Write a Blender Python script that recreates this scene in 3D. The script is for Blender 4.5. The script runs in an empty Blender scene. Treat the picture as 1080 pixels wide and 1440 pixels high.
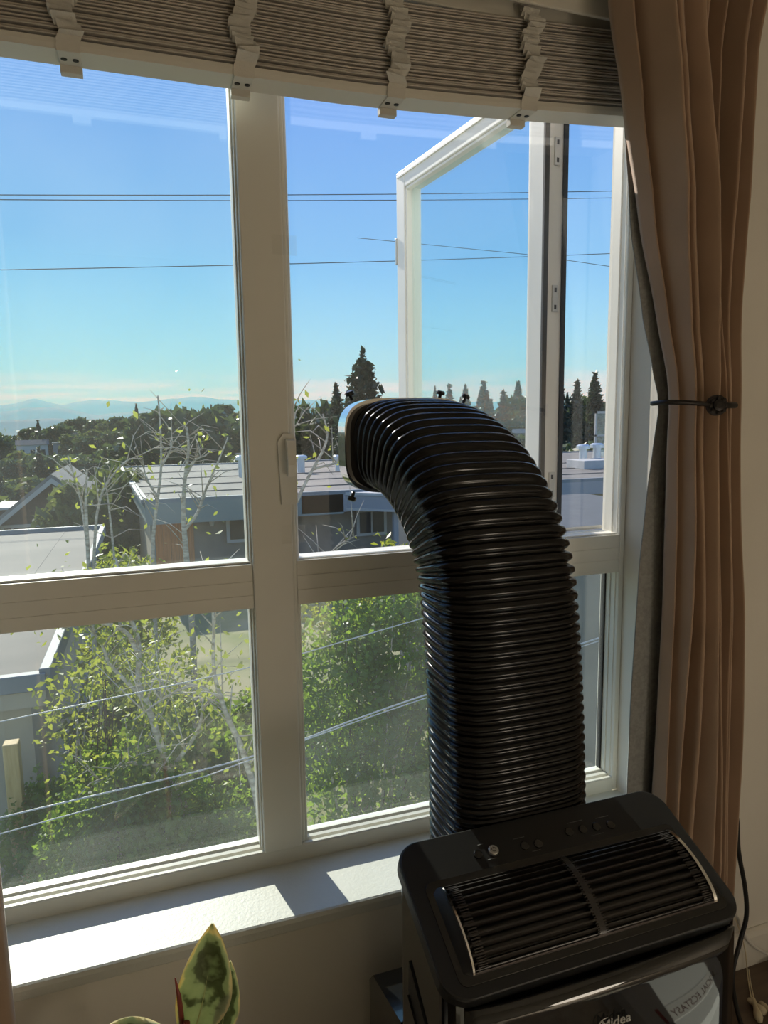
import bpy, bmesh, math, random
import numpy as np
from mathutils import Vector, Matrix, Euler
R = math.radians
sc = bpy.context.scene
col = sc.collection

# ------------------------------------------------------------------ camera
CAM = Vector((0.0, -1.35, 1.37))
YAW, PITCH, ROLL, FPX = R(18.971), R(7.673), R(-0.823), 965.8
fw = Vector((math.sin(YAW)*math.cos(PITCH), math.cos(YAW)*math.cos(PITCH), -math.sin(PITCH)))
rt = Vector((math.cos(YAW), -math.sin(YAW), 0)); up = rt.cross(fw)
r2 = math.cos(ROLL)*rt + math.sin(ROLL)*up
u2 = -math.sin(ROLL)*rt + math.cos(ROLL)*up
cam = bpy.data.cameras.new('camera'); camo = bpy.data.objects.new('camera', cam); col.objects.link(camo)
camo.matrix_world = Matrix(((r2.x, u2.x, -fw.x, CAM.x), (r2.y, u2.y, -fw.y, CAM.y), (r2.z, u2.z, -fw.z, CAM.z), (0, 0, 0, 1)))
cam.sensor_fit = 'HORIZONTAL'; cam.sensor_width = 36; cam.lens = FPX/1080*36
cam.clip_start = 0.02; cam.clip_end = 20000
sc.camera = camo

# ------------------------------------------------------------------ exposure, sky, sun
vs = sc.view_settings
vs.view_transform = 'Standard'; vs.look = 'None'; vs.gamma = 1; vs.use_curve_mapping = False
vs.exposure = 0.0
w = bpy.data.worlds.new('sky'); sc.world = w; w.use_nodes = True
nt = w.node_tree; nt.nodes.clear()
N = nt.nodes.new; L = nt.links.new
out = N('ShaderNodeOutputWorld'); bg = N('ShaderNodeBackground'); L(bg.outputs[0], out.inputs[0])
tc = N('ShaderNodeTexCoord'); sx = N('ShaderNodeSeparateXYZ'); L(tc.outputs['Generated'], sx.inputs[0])
ramp = N('ShaderNodeValToRGB'); L(sx.outputs['Z'], ramp.inputs[0])
cr = ramp.color_ramp
stops = [(0.0, (.55, .86, .97)), (.07, (.44, .80, .98)), (.2, (.29, .63, .97)), (.42, (.20, .43, .95)), (1.0, (.14, .27, .64))]
cr.elements[0].position = 0; cr.elements[0].color = (*stops[0][1], 1)
cr.elements[1].position = 1; cr.elements[1].color = (*stops[-1][1], 1)
for p, c in stops[1:-1]:
    e = cr.elements.new(p); e.color = (*c, 1)
mp = N('ShaderNodeMapping'); mp.inputs['Scale'].default_value = (5, 5, 55); L(tc.outputs['Generated'], mp.inputs[0])
nz = N('ShaderNodeTexNoise'); nz.inputs['Scale'].default_value = 1.6; nz.inputs['Detail'].default_value = 7; L(mp.outputs[0], nz.inputs[0])
cr2 = N('ShaderNodeValToRGB'); cr2.color_ramp.elements[0].position = .40; cr2.color_ramp.elements[1].position = .58; L(nz.outputs[0], cr2.inputs[0])
band = N('ShaderNodeValToRGB'); L(sx.outputs['Z'], band.inputs[0])      # low cloud bank over the mountains
b = band.color_ramp; b.elements[0].position = .012; b.elements[0].color = (.85, .85, .85, 1)
b.elements[1].position = .07; b.elements[1].color = (0, 0, 0, 1)
e = b.elements.new(.042); e.color = (.8, .8, .8, 1)
mul = N('ShaderNodeMath'); mul.operation = 'MULTIPLY'; L(cr2.outputs[0], mul.inputs[0]); L(band.outputs[0], mul.inputs[1])
mix = N('ShaderNodeMixRGB'); L(mul.outputs[0], mix.inputs[0]); L(ramp.outputs[0], mix.inputs[1]); mix.inputs[2].default_value = (.93, .97, 1, 1)
L(mix.outputs[0], bg.inputs[0]); bg.inputs[1].default_value = 1.0
FILL = 9.0              # glow of an unseen globe added to fill the room with warm light, built further down
SUN_EL = R(29.0)
sh = Vector((.20, -1.0, 0)).normalized()*math.cos(SUN_EL); sdir = Vector((sh.x, sh.y, -math.sin(SUN_EL)))
sl = bpy.data.lights.new('sun', 'SUN'); sl.energy = 7.2; sl.angle = R(.53); sl.color = (1, .93, .80)
so = bpy.data.objects.new('sun', sl); col.objects.link(so); so.rotation_euler = sdir.to_track_quat('-Z', 'Y').to_euler()

# ------------------------------------------------------------------ helpers
def mat(name, color, rough=.6, metal=0, noise=None, bump=0, bscale=60, spec=.5, coat=0, sheen=0, transl=None):
    m = bpy.data.materials.new(name); m.use_nodes = True; t = m.node_tree; p = t.nodes['Principled BSDF']
    p.inputs['Base Color'].default_value = (*color, 1); p.inputs['Roughness'].default_value = rough
    p.inputs['Metallic'].default_value = metal; p.inputs['Specular IOR Level'].default_value = spec
    p.inputs['Coat Weight'].default_value = coat; p.inputs['Sheen Weight'].default_value = sheen
    tcn = t.nodes.new('ShaderNodeTexCoord')
    if noise:
        c2, scale, detail = noise[0], noise[1], noise[2]
        n = t.nodes.new('ShaderNodeTexNoise'); n.inputs['Scale'].default_value = scale; n.inputs['Detail'].default_value = detail
        if len(noise) > 3:
            mm = t.nodes.new('ShaderNodeMapping'); mm.inputs['Scale'].default_value = noise[3]
            t.links.new(tcn.outputs['Object'], mm.inputs[0]); t.links.new(mm.outputs[0], n.inputs[0])
        else:
            t.links.new(tcn.outputs['Object'], n.inputs[0])
        r = t.nodes.new('ShaderNodeValToRGB'); r.color_ramp.elements[0].position = .35; r.color_ramp.elements[1].position = .68
        r.color_ramp.elements[0].color = (*color, 1); r.color_ramp.elements[1].color = (*c2, 1)
        t.links.new(n.outputs[0], r.inputs[0]); t.links.new(r.outputs[0], p.inputs['Base Color'])
        colout = r.outputs[0]
    else:
        colout = None
    if bump:
        n = t.nodes.new('ShaderNodeTexNoise'); n.inputs['Scale'].default_value = bscale; n.inputs['Detail'].default_value = 4
        t.links.new(tcn.outputs['Object'], n.inputs[0])
        bn = t.nodes.new('ShaderNodeBump'); bn.inputs['Strength'].default_value = bump; bn.inputs['Distance'].default_value = .01
        t.links.new(n.outputs[0], bn.inputs['Height']); t.links.new(bn.outputs[0], p.inputs['Normal'])
    if transl:
        tr = t.nodes.new('ShaderNodeBsdfTranslucent'); tr.inputs[0].default_value = (*transl[0], 1)
        ms = t.nodes.new('ShaderNodeMixShader'); ms.inputs[0].default_value = transl[1]
        t.links.new(p.outputs[0], ms.inputs[1]); t.links.new(tr.outputs[0], ms.inputs[2])
        t.links.new(ms.outputs[0], t.nodes['Material Output'].inputs[0])
    return m

def leaf_mat(name, c1, c2, tr, trw=.45, scale=3.0):
    """two-tone leaves that let light through"""
    m = mat(name, c1, .45, noise=(c2, scale, 3), spec=.35, transl=(tr, trw))
    return m

def glass_mat(name, tint, film=.02, fil=(.9, .93, .9)):
    m = bpy.data.materials.new(name); m.use_nodes = True; t = m.node_tree; t.nodes.clear()
    o = t.nodes.new('ShaderNodeOutputMaterial'); tr = t.nodes.new('ShaderNodeBsdfTransparent'); tr.inputs[0].default_value = (*tint, 1)
    g = t.nodes.new('ShaderNodeBsdfGlossy'); g.inputs['Roughness'].default_value = 0; g.inputs[0].default_value = (1, 1, 1, 1)
    fr = t.nodes.new('ShaderNodeFresnel')
    ge = t.nodes.new('ShaderNodeNewGeometry'); io = t.nodes.new('ShaderNodeMapRange'); io.inputs[3].default_value = 1.5; io.inputs[4].default_value = 1/1.5   # same fresnel on both faces of the thin sheet
    t.links.new(ge.outputs['Backfacing'], io.inputs[0]); t.links.new(io.outputs[0], fr.inputs[0])
    m1 = t.nodes.new('ShaderNodeMixShader'); t.links.new(fr.outputs[0], m1.inputs[0]); t.links.new(tr.outputs[0], m1.inputs[1]); t.links.new(g.outputs[0], m1.inputs[2])
    last = m1
    if film:                                           # dust film, uneven
        d = t.nodes.new('ShaderNodeBsdfTranslucent'); d.inputs[0].default_value = (*fil, 1)
        tcn = t.nodes.new('ShaderNodeTexCoord'); n = t.nodes.new('ShaderNodeTexNoise'); n.inputs['Scale'].default_value = 4; n.inputs['Detail'].default_value = 8
        t.links.new(tcn.outputs['Object'], n.inputs[0])
        mr = t.nodes.new('ShaderNodeMapRange'); mr.inputs[1].default_value = .3; mr.inputs[2].default_value = .75; mr.inputs[3].default_value = film*.5; mr.inputs[4].default_value = film*2
        t.links.new(n.outputs[0], mr.inputs[0])
        m2 = t.nodes.new('ShaderNodeMixShader'); t.links.new(mr.outputs[0], m2.inputs[0]); t.links.new(m1.outputs[0], m2.inputs[1]); t.links.new(d.outputs[0], m2.inputs[2]); last = m2
    t.links.new(last.outputs[0], o.inputs[0])
    return m

def tag(o, label=None, cat=None, group=None, kind=None):
    if label: o['label'] = label
    if cat: o['category'] = cat
    if group: o['group'] = group
    if kind: o['kind'] = kind
    return o
def empty(name, loc=(0, 0, 0)):
    o = bpy.data.objects.new(name, None); o.location = loc; col.objects.link(o); o.empty_display_size = .05
    return o
def link(name, me, m, parent=None, smooth=False):
    if m is not None and not me.materials: me.materials.append(m)
    if smooth:
        me.polygons.foreach_set('use_smooth', [True]*len(me.polygons))
    o = bpy.data.objects.new(name, me); col.objects.link(o)
    if parent:
        o.parent = parent
        o.matrix_parent_inverse = Matrix.Translation(parent.location).inverted() if parent.type == 'EMPTY' and not parent.parent else parent.matrix_basis.inverted()
    return o
def pydata(name, v, f, m, parent=None, smooth=False):
    me = bpy.data.meshes.new(name); me.from_pydata([tuple(p) for p in v], [], f); me.update()
    return link(name, me, m, parent, smooth)
def box_bm(bm, x0, x1, y0, y1, z0, z1, bev=0, seg=2):
    r = bmesh.ops.create_cube(bm, size=1)
    bmesh.ops.scale(bm, verts=r['verts'], vec=(abs(x1-x0), abs(y1-y0), abs(z1-z0)))
    bmesh.ops.translate(bm, verts=r['verts'], vec=((x0+x1)/2, (y0+y1)/2, (z0+z1)/2))
    if bev:
        es = list({e for v in r['verts'] for e in v.link_edges})
        bmesh.ops.bevel(bm, geom=es, offset=bev, segments=seg, affect='EDGES', profile=.5)
def box(name, x0, x1, y0, y1, z0, z1, m, parent=None, bev=0, seg=2):
    return boxes(name, [(x0, x1, y0, y1, z0, z1)], m, parent, bev, seg)
def boxes(name, bs, m, parent=None, bev=0, seg=2):
    bm = bmesh.new()
    for b_ in bs: box_bm(bm, *b_, bev=bev, seg=seg)
    me = bpy.data.meshes.new(name); bm.to_mesh(me); bm.free()
    return link(name, me, m, parent)
def tube_data(pts, rads, n=8, caps=True, closed=False):
    pts = [Vector(p) for p in pts]; k = len(pts)
    if not hasattr(rads, '__len__'): rads = [rads]*k
    v, f = [], []
    ref = None
    for i, p in enumerate(pts):
        t = (pts[min(i+1, k-1)]-pts[max(i-1, 0)]).normalized()
        if ref is None:
            ref = t.orthogonal().normalized()
        ref = (ref - t*ref.dot(t)).normalized(); bi = t.cross(ref)
        for j in range(n):
            a = 2*math.pi*j/n; v.append(p+(ref*math.cos(a)+bi*math.sin(a))*rads[i])
    for i in range(k-1):
        for j in range(n):
            f.append((i*n+j, i*n+(j+1) % n, (i+1)*n+(j+1) % n, (i+1)*n+j))
    if caps: f += [tuple(range(n))[::-1], tuple(range((k-1)*n, k*n))]
    return v, f
def tube(name, pts, rads, m, parent=None, n=8):
    v, f = tube_data(pts, rads, n)
    return pydata(name, v, f, m, parent, True)
def smooth_pts(pts, n=8):
    """Catmull-Rom through the points"""
    P = [Vector(p) for p in pts]; P = [P[0]*2-P[1]]+P+[P[-1]*2-P[-2]]; o = []
    for i in range(1, len(P)-2):
        for k in range(n):
            t = k/n; a, b_, c, d = P[i-1], P[i], P[i+1], P[i+2]
            o.append(.5*((2*b_)+(c-a)*t+(2*a-5*b_+4*c-d)*t*t+(3*b_-a-3*c+d)*t**3))
    o.append(P[-2]); return o
def disc(name, c, nrm, r, h, m, parent=None, n=24, r_top=None):
    c = Vector(c); nrm = Vector(nrm).normalized(); r_top = r if r_top is None else r_top
    v, f = tube_data([c, c+nrm*h*.7, c+nrm*h], [r, r, r_top], n)
    o = pydata(name, v, f, m, parent); return o
def prism(name, poly, axis, a, b_, m, parent=None):
    """extrude a closed 2-D outline along x ('x': poly is y,z), y (poly x,z) or z (poly x,y)"""
    def P(p, s):
        return {'x': (s, p[0], p[1]), 'y': (p[0], s, p[1]), 'z': (p[0], p[1], s)}[axis]
    n = len(poly); v = [P(p, a) for p in poly]+[P(p, b_) for p in poly]
    f = [tuple(range(n)), tuple(range(n, 2*n))[::-1]]+[(i, (i+1) % n, n+(i+1) % n, n+i) for i in range(n)]
    me = bpy.data.meshes.new(name); me.from_pydata(v, [], f)
    bm = bmesh.new(); bm.from_mesh(me); bmesh.ops.recalc_face_normals(bm, faces=bm.faces); bm.to_mesh(me); bm.free()
    return link(name, me, m, parent)
def rrect(x0, x1, y0, y1, r, n=6):
    o = []
    for cx, cy, a0 in ((x1-r, y1-r, 0), (x0+r, y1-r, 90), (x0+r, y0+r, 180), (x1-r, y0+r, 270)):
        for k in range(n+1):
            a = R(a0+90*k/n); o.append((cx+r*math.cos(a), cy+r*math.sin(a)))
    return o
def text_mesh(name, body, size, m, loc, rot, parent=None, depth=.0006, shear=0, width=1.0):
    cu = bpy.data.curves.new(name, 'FONT'); cu.body = body; cu.size = size; cu.extrude = depth; cu.shear = shear; cu.align_x = 'LEFT'
    cu.resolution_u = 3
    t = bpy.data.objects.new(name+'_tmp', cu); col.objects.link(t)
    me = bpy.data.meshes.new_from_object(t); bpy.data.objects.remove(t)
    mx = Matrix.Translation(loc) @ Euler(rot).to_matrix().to_4x4() @ Matrix.Diagonal((width, 1, 1, 1)); me.transform(mx)
    me.materials.clear()
    return link(name, me, m, parent)

# ------------------------------------------------------------------ materials
M = {}
M['wall'] = mat('wall_paint', (.77, .73, .65), .75, noise=((.73, .69, .61), 3, 3), bump=.05, bscale=90)
M['ceil'] = mat('ceiling_paint', (.85, .82, .76), .8)
M['floor'] = mat('dark_wood_floor', (.11, .075, .05), .45, noise=((.17, .115, .075), 4, 6, (1, 9, 1)), bump=.03)
M['vinyl'] = mat('cream_vinyl', (.80, .78, .70), .38, noise=((.77, .75, .67), 5, 3))
M['sill'] = mat('sill_paint', (.69, .69, .645), .45, noise=((.655, .655, .60), 9, 5), bump=.08, bscale=160)
M['gasket'] = mat('black_gasket', (.015, .015, .016), .6)
M['steel'] = mat('hinge_steel', (.55, .54, .5), .35, metal=.8)
M['handle'] = mat('handle_plastic', (.80, .79, .72), .3)
M['glass'] = glass_mat('window_glass', (.94, .98, .97), .015)
M['acrylic'] = glass_mat('clear_acrylic', (.985, .985, 1.0), .004)
M['glass_out'] = glass_mat('sash_glass', (.86, .95, .96), .012)
M['tape_clear'] = glass_mat('clear_tape', (.985, .985, .98), .004)
M['blind'] = mat('blind_slat', (.58, .53, .47), .5, noise=((.50, .455, .40), 6, 5, (1, 20, 20)))
M['blindrail'] = mat('blind_rail', (.74, .71, .63), .45)
M['ladder'] = mat('ladder_tape', (.70, .67, .60), .85, bump=.15, bscale=500)
M['screw'] = mat('black_plug', (.01, .01, .01), .35)
M['velvet'] = mat('tan_velvet', (.42, .28, .185), .85, noise=((.37, .245, .16), 7, 4), sheen=.35, bump=.06, bscale=220)
M['lining'] = mat('grey_lining', (.34, .34, .325), .9, noise=((.27, .27, .26), 140, 2), bump=.12, bscale=300)
M['iron'] = mat('dark_iron', (.03, .026, .024), .35, metal=.6)
M['acblack'] = mat('gloss_black', (.006, .0065, .007), .16, coat=.35)
M['acfront'] = mat('mirror_black', (.005, .0055, .006), .04, coat=.5)
M['actop'] = mat('satin_black', (.012, .0128, .0135), .42, bump=.03, bscale=900)
M['acdark'] = mat('grille_black', (.004, .004, .004), .35)
M['acslat'] = mat('grille_slat', (.045, .04, .037), .3)
M['acbrown'] = mat('louvre_edge', (.11, .085, .075), .35)
M['chrome'] = mat('chrome', (.85, .85, .84), .08, metal=1)
M['silver'] = mat('silver_button', (.6, .6, .58), .3, metal=.8)
M['print'] = mat('grey_print', (.16, .16, .16), .5)
M['logo'] = mat('logo_silver', (.72, .72, .70), .3, metal=.4)
M['hose'] = mat('hose_plastic', (.004, .004, .0045), .17, spec=.32, coat=.1)
M['knob'] = mat('knob_black', (.008, .008, .008), .3)
M['cordblack'] = mat('cord_black', (.012, .012, .012), .5)
M['cordwhite'] = mat('cord_white', (.72, .69, .63), .6)
M['tassel'] = mat('tassel_cream', (.74, .63, .43), .5)
M['pot'] = mat('pot_glaze', (.55, .50, .44), .4)
M['soil'] = mat('soil', (.05, .035, .025), .95, bump=.5, bscale=60)
M['stem'] = mat('red_stem', (.26, .05, .035), .5)
M['whitecloth'] = mat('white_cloth', (.82, .82, .82), .85, bump=.1, bscale=60)
M['rug'] = mat('beige_rug', (.82, .74, .62), .95, noise=((.66, .58, .47), 30, 4), bump=.8, bscale=90)
M['bin'] = mat('white_bin', (.82, .82, .80), .35)
M['paper'] = mat('label_paper', (.80, .78, .74), .7)
M['ink'] = mat('brown_ink', (.14, .06, .05), .6)
M['red'] = mat('red_tab', (.4, .02, .03), .5)
# outdoors
M['ground'] = mat('dry_grass_ground', (.31, .27, .15), .95, noise=((.17, .19, .06), .6, 9), bump=.6, bscale=4)
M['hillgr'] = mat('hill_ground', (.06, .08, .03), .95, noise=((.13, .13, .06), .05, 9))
M['gravel'] = mat('gravel', (.36, .35, .34), .95, noise=((.22, .22, .21), 14, 6), bump=.5, bscale=30)
M['concrete'] = mat('pale_concrete', (.52, .50, .47), .85, noise=((.43, .42, .39), 3, 5))
M['membrane'] = mat('roof_membrane', (.205, .185, .155), .85, noise=((.145, .13, .11), .7, 8))
M['membrane2'] = mat('pale_roof_membrane', (.22, .19, .155), .85, noise=((.165, .145, .12), .25, 8, (1, 3, 1)))
M['flashing'] = mat('blue_grey_flashing', (.20, .215, .22), .65)
M['fascia'] = mat('sage_fascia', (.22, .25, .225), .6)
M['fascia2'] = mat('grey_fascia', (.30, .30, .31), .6)
M['slate'] = mat('slate_wall', (.07, .08, .085), .8, noise=((.09, .10, .105), 3, 4))
M['stucco'] = mat('tan_stucco', (.46, .38, .26), .9, noise=((.38, .31, .22), 2, 6))
M['taupe'] = mat('taupe_wall', (.27, .225, .175), .9, noise=((.21, .175, .14), 2, 5))
M['cedar'] = mat('cedar_panel', (.55, .21, .055), .65, noise=((.36, .13, .035), 2, 5, (9, 1, .6)))
M['shingle'] = mat('dark_shingle', (.05, .033, .026), .9, noise=((.085, .052, .04), 6, 6), bump=.4, bscale=20)
M['roofgrey'] = mat('grey_roof', (.22, .20, .18), .9, noise=((.15, .14, .13), 2, 6))
M['trimwhite'] = mat('white_trim', (.45, .42, .38), .6)
M['winglass'] = mat('dark_pane', (.02, .025, .03), .08)
M['housewhite'] = mat('house_cream', (.55, .51, .45), .8)
M['housegrey'] = mat('house_grey', (.22, .24, .26), .8)
M['houseblue'] = mat('house_blue', (.16, .20, .25), .8)
M['housetan'] = mat('house_tan', (.36, .28, .2), .8)
M['roofpale'] = mat('pale_house_roof', (.33, .30, .26), .8)
M['roofdark'] = mat('dark_house_roof', (.11, .105, .10), .8)
M['galv'] = mat('galvanised', (.62, .64, .65), .35, metal=.5)
M['wire'] = mat('power_wire', (.04, .045, .05), .5)
M['cable'] = mat('grey_cable', (.36, .36, .36), .4)
M['cablew'] = mat('white_cable', (.75, .74, .72), .4)
M['reflection'] = mat('yellow_reflection', (.55, .38, .16), .7, noise=((.42, .28, .10), 3, 5, (9, 9, 1)))  # colour of the sunlit curtain edge mirrored in the pane
M['birch'] = mat('birch_bark', (.60, .51, .38), .8, noise=((.26, .21, .15), 9, 6, (1, 1, 3)))
M['bark'] = mat('dark_bark', (.07, .05, .035), .9)
M['leaf'] = leaf_mat('shrub_leaf', (.035, .085, .013), (.085, .15, .02), (.34, .50, .045), .45, 2.0)
M['leafy'] = leaf_mat('yellow_green_leaf', (.10, .155, .02), (.20, .22, .03), (.48, .52, .06), .45, 2.0)
M['needle'] = leaf_mat('conifer_needle', (.020, .040, .020), (.042, .066, .03), (.06, .09, .03), .15, .5)
M['crown'] = leaf_mat('broad_crown', (.036, .068, .024), (.075, .11, .036), (.13, .18, .05), .25, .15)
M['crown2'] = leaf_mat('bright_crown', (.05, .085, .018), (.10, .13, .03), (.20, .24, .05), .3, .15)
M['water'] = mat('sea_water', (.10, .2, .28), .12)
M['mount'] = mat('mountain_forest', (.05, .07, .06), .95, noise=((.10, .11, .10), .004, 6))

# ------------------------------------------------------------------ room shell
def struct(o): o['kind'] = 'structure'; return o
WY = -.16                      # room face of the window wall
WX0, WX1, WZ0, WZ1 = -.325, 1.075, .435, 2.20
RX0, RX1, RY0, RZ = -2.3, 2.4, -4.3, 2.62
struct(boxes('wall_front', [(RX0, RX1, WY, .088, -.2, WZ0-.03), (RX0, RX1, WY, .088, WZ1, RZ), (RX0, WX0, WY, .088, WZ0-.03, WZ1), (WX1, RX1, WY, .088, WZ0-.03, WZ1)], M['wall']))
struct(box('floor', RX0-.1, RX1+.1, RY0-.1, WY, -.12, 0, M['floor']))
struct(box('ceiling', RX0-.1, RX1+.1, RY0-.1, .16, RZ, RZ+.12, M['ceil']))
struct(box('wall_left', RX0-.1, RX0, RY0, WY, 0, RZ, M['wall']))
struct(box('wall_right', RX1, RX1+.1, RY0, WY, 0, RZ, M['wall']))
struct(box('wall_back', RX0, RX1, RY0-.12, RY0, 0, RZ, M['wall']))
# baseboard with a little step on top
bb = prism('baseboard_front', [(WY, 0), (WY-.016, 0), (WY-.016, .078), (WY-.011, .088), (WY-.004, .092), (WY, .092)], 'x', RX0, RX1, M['wall']); struct(bb)
# deep sill board, rounded nose
prof = [(0.0, WZ0-.03), (WY-.002, WZ0-.03), (WY-.006, WZ0-.026), (WY-.007, WZ0-.010), (WY-.005, WZ0-.002), (WY-.001, WZ0), (0.0, WZ0)]
struct(prism('trim_1', prof, 'x', WX0, WX1, M['sill']))

# ------------------------------------------------------------------ window_1
w1 = empty('window_1', (.39, 0, WZ0)); struct(w1)
V = M['vinyl']
FD = .056
# outer frame
box('frame_jamb', WX1-.014, WX1, 0, FD, WZ0, 2.19, V, w1, .003)
box('frame_jamb', WX0-.03, WX0+.004, 0, FD, WZ0, 2.19, V, w1, .003)
box('frame_head', WX0, WX1-.014, 0, FD, 2.14, 2.19, V, w1, .004)
bp = [(0, WZ0), (0, .467), (.003, .470), (.010, .4705), (.011, .465), (.018, .465), (.019, .472), (.028, .473), (.029, .469), (.034, .469), (.035, .476), (FD, .474), (FD, WZ0)]
prism('frame_sill', bp, 'x', WX0, WX1-.014, V, w1)
# centre post: wide flat face, beads on either side
box('post', .187, .268, -.006, FD, .470, 2.14, V, w1, .003)
box('post_bead', .1835, .187, .006, FD, .474, 2.14, V, w1, .0012)
box('post_bead', .1805, .1835, .022, FD, .474, 2.14, V, w1, .0012)
box('post_bead', .268, .276, .002, FD, .474, 2.14, V, w1, .0025)
box('post_bead', .276, .283, .010, FD, .474, 2.14, V, w1, .0025)
# transom rails, each with stepped strips
def rail(x0, x1, zt, zb, steps):
    for k, (a, b_, y) in enumerate(steps):
        box('rail_strip', x0, x1, y, FD, zb+(zt-zb)*a, zb+(zt-zb)*b_, V, w1, .0006)
rail(WX0+.004, .187, 1.088, .999, ((0, .30, 0.0), (.30, .62, .0009), (.62, 1, .0018)))
rail(.276, WX1-.014, 1.088, .997, ((0, .34, .001), (.34, .66, .0019), (.66, 1, .0028)))
for x0, x1 in ((WX0+.004, .1835), (.276, WX1-.014)):
    box('glazing_bead', x0, x1, .012, FD, 1.088, 1.0925, V, w1, .0015)
    box('glazing_bead', x0, x1, .020, FD, .994, .999, V, w1, .0015)
# right jamb beads (stepped white strips beside the opening)
for k, (x0, y) in enumerate(((1.0585, .010), (1.0555, .026))):
    box('jamb_bead', x0, x0+.004, y, FD, .474, 2.14, V, w1, .0012)
box('gasket', 1.0515, 1.0555, .040, .055, .476, .994, M['gasket'], w1)
# panes: upper left fixed, lower left, lower right
box('pane', WX0+.004, .181, .044, .050, 1.092, 2.14, M['glass'], w1)
box('pane', WX0+.004, .181, .044, .050, .475, .995, M['glass'], w1)
box('pane', .282, 1.056, .044, .050, .475, .995, M['glass'], w1)
# open casement sash swung outward, built flat then turned about its near edge
SW, SZ0, SZ1 = .735, 1.108, 2.135
sash = empty('casement_sash', (.905, .065, SZ0)); sash.parent = w1; sash.matrix_parent_inverse = Matrix.Translation(w1.location).inverted()
ang = R(96.5)        # local +x runs from the hinge stile to the outer stile
SM = Matrix.Translation((.905, .065, 0)) @ Matrix.Rotation(ang, 4, 'Z')
def sbox(name, x0, x1, y0, y1, z0, z1, m, bev=.003):
    bm = bmesh.new(); box_bm(bm, x0, x1, y0, y1, z0, z1, bev=bev); me = bpy.data.meshes.new(name); bm.to_mesh(me); bm.free(); me.transform(SM)
    o = link(name, me, m); o.parent = sash; o.matrix_parent_inverse = (Matrix.Translation(w1.location) @ Matrix.Translation(Vector((.905, .065, SZ0))-w1.location)).inverted()
    return o
st = .055
sbox('stile', 0, st, -.030, .030, SZ0, SZ1, V)
sbox('stile', SW-st, SW, -.030, .030, SZ0, SZ1, V)
sbox('sash_rail', st, SW-st, -.030, .030, SZ0, SZ0+st, V)
sbox('sash_rail', st, SW-st, -.030, .030, SZ1-st, SZ1, V)
for y in (.030,):
    sbox('sash_bead', st, st+.008, .008, .026, SZ0+st, SZ1-st, V, .002); sbox('sash_bead', SW-st-.008, SW-st, .008, .026, SZ0+st, SZ1-st, V, .002)
    sbox('sash_bead', st, SW-st, .008, .026, SZ0+st, SZ0+st+.008, V, .002); sbox('sash_bead', st, SW-st, .008, .026, SZ1-st-.008, SZ1-st, V, .002)
sbox('sash_groove', .012, SW-.012, .030, .034, SZ1-.020, SZ1-.012, V, .001)
sbox('sash_pane', st-.004, SW-st+.004, -.003, .003, SZ0+st-.004, SZ1-st+.004, M['glass_out'], 0)
sbox('gasket', -.004, .004, .018, .031, SZ0+.01, SZ1-.01, M['gasket'], .001)
sbox('gasket', -.005, .004, -.034, -.022, SZ0+.01, SZ1-.01, M['gasket'], .001)
for z in (1.21, 1.64, 1.96):
    sbox('keeper', -.004, .002, -.012, .004, z-.03, z+.03, M['steel'], .001)
    sbox('keeper_slot', -.0045, -.003, -.007, -.001, z-.024, z-.014, M['gasket'], 0); sbox('keeper_slot', -.0045, -.003, -.007, -.001, z+.014, z+.024, M['gasket'], 0)
sbox('keeper', SW-.004, SW+.004, .028, .034, 1.86, 1.94, M['steel'], .001); sbox('keeper', SW-.004, SW+.004, .028, .034, 1.30, 1.36, M['steel'], .001)
# hinge arm tying the sash to the jamb
v_, f_ = tube_data([(.93, .055, 1.100), (1.05, .06, 1.100)], .005, 6); pydata('hinge_arm', v_, f_, M['steel'], w1)
# latch handle on the post: base, folded lever and clear cap
hb = prism('handle_base', [(z[0], z[1]) for z in [(.247, 1.206), (.275, 1.206), (.279, 1.21), (.279, 1.335), (.272, 1.345), (.254, 1.345), (.243, 1.33)]], 'y', -.012, -.006, M['handle'], w1)
hl = prism('handle_lever', [(-.012, 1.335), (-.024, 1.332), (-.034, 1.315), (-.036, 1.285), (-.030, 1.262), (-.024, 1.262), (-.026, 1.29), (-.020, 1.315), (-.012, 1.315)], 'x', .258, .274, M['handle'], w1)
for z in (1.700, 1.145):     # clear tape holding the panel to the post
    o = box('clear_tape', .246, .293, -.0085, -.0078, z-.018, z+.018, M['tape_clear'])
    tag(o, 'clear adhesive tape on the window post %s the handle' % ('above' if z > 1.4 else 'below'), 'tape')
# clear acrylic sheet filling the opening, hose cutout behind the flange
FX, FZ, FY = .507, 1.318, -.035
def flange_outline(wd, ht, n=64, e=.5):
    return [(FX+math.copysign(abs(math.cos(a))**e, math.cos(a))*wd/2, FZ+math.copysign(abs(math.sin(a))**e, math.sin(a))*ht/2) for a in (2*math.pi*k/n for k in range(n))]
ax0, ax1, az0, az1 = .279, 1.058, 1.0925, 2.138
n = 64; inner = flange_outline(.25, .165, n)
outer = []
for x, z in inner:                # matching points on the sheet's rim, by direction
    dx, dz = (x-FX), (z-FZ); k = min((ax1-FX)/dx if dx > 1e-6 else 1e9, (ax0-FX)/dx if dx < -1e-6 else 1e9, (az1-FZ)/dz if dz > 1e-6 else 1e9, (az0-FZ)/dz if dz < -1e-6 else 1e9)
    outer.append((FX+dx*k, FZ+dz*k))
cor = [(ax1, az1), (ax0, az1), (ax0, az0), (ax1, az0)]
for c in cor:                      # snap the nearest rim point to each corner
    i = min(range(n), key=lambda q: (outer[q][0]-c[0])**2+(outer[q][1]-c[1])**2); outer[i] = c
v_ = [(x, .0075, z) for x, z in inner+outer]+[(x, .0045, z) for x, z in inner+outer]; f_ = []
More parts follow.
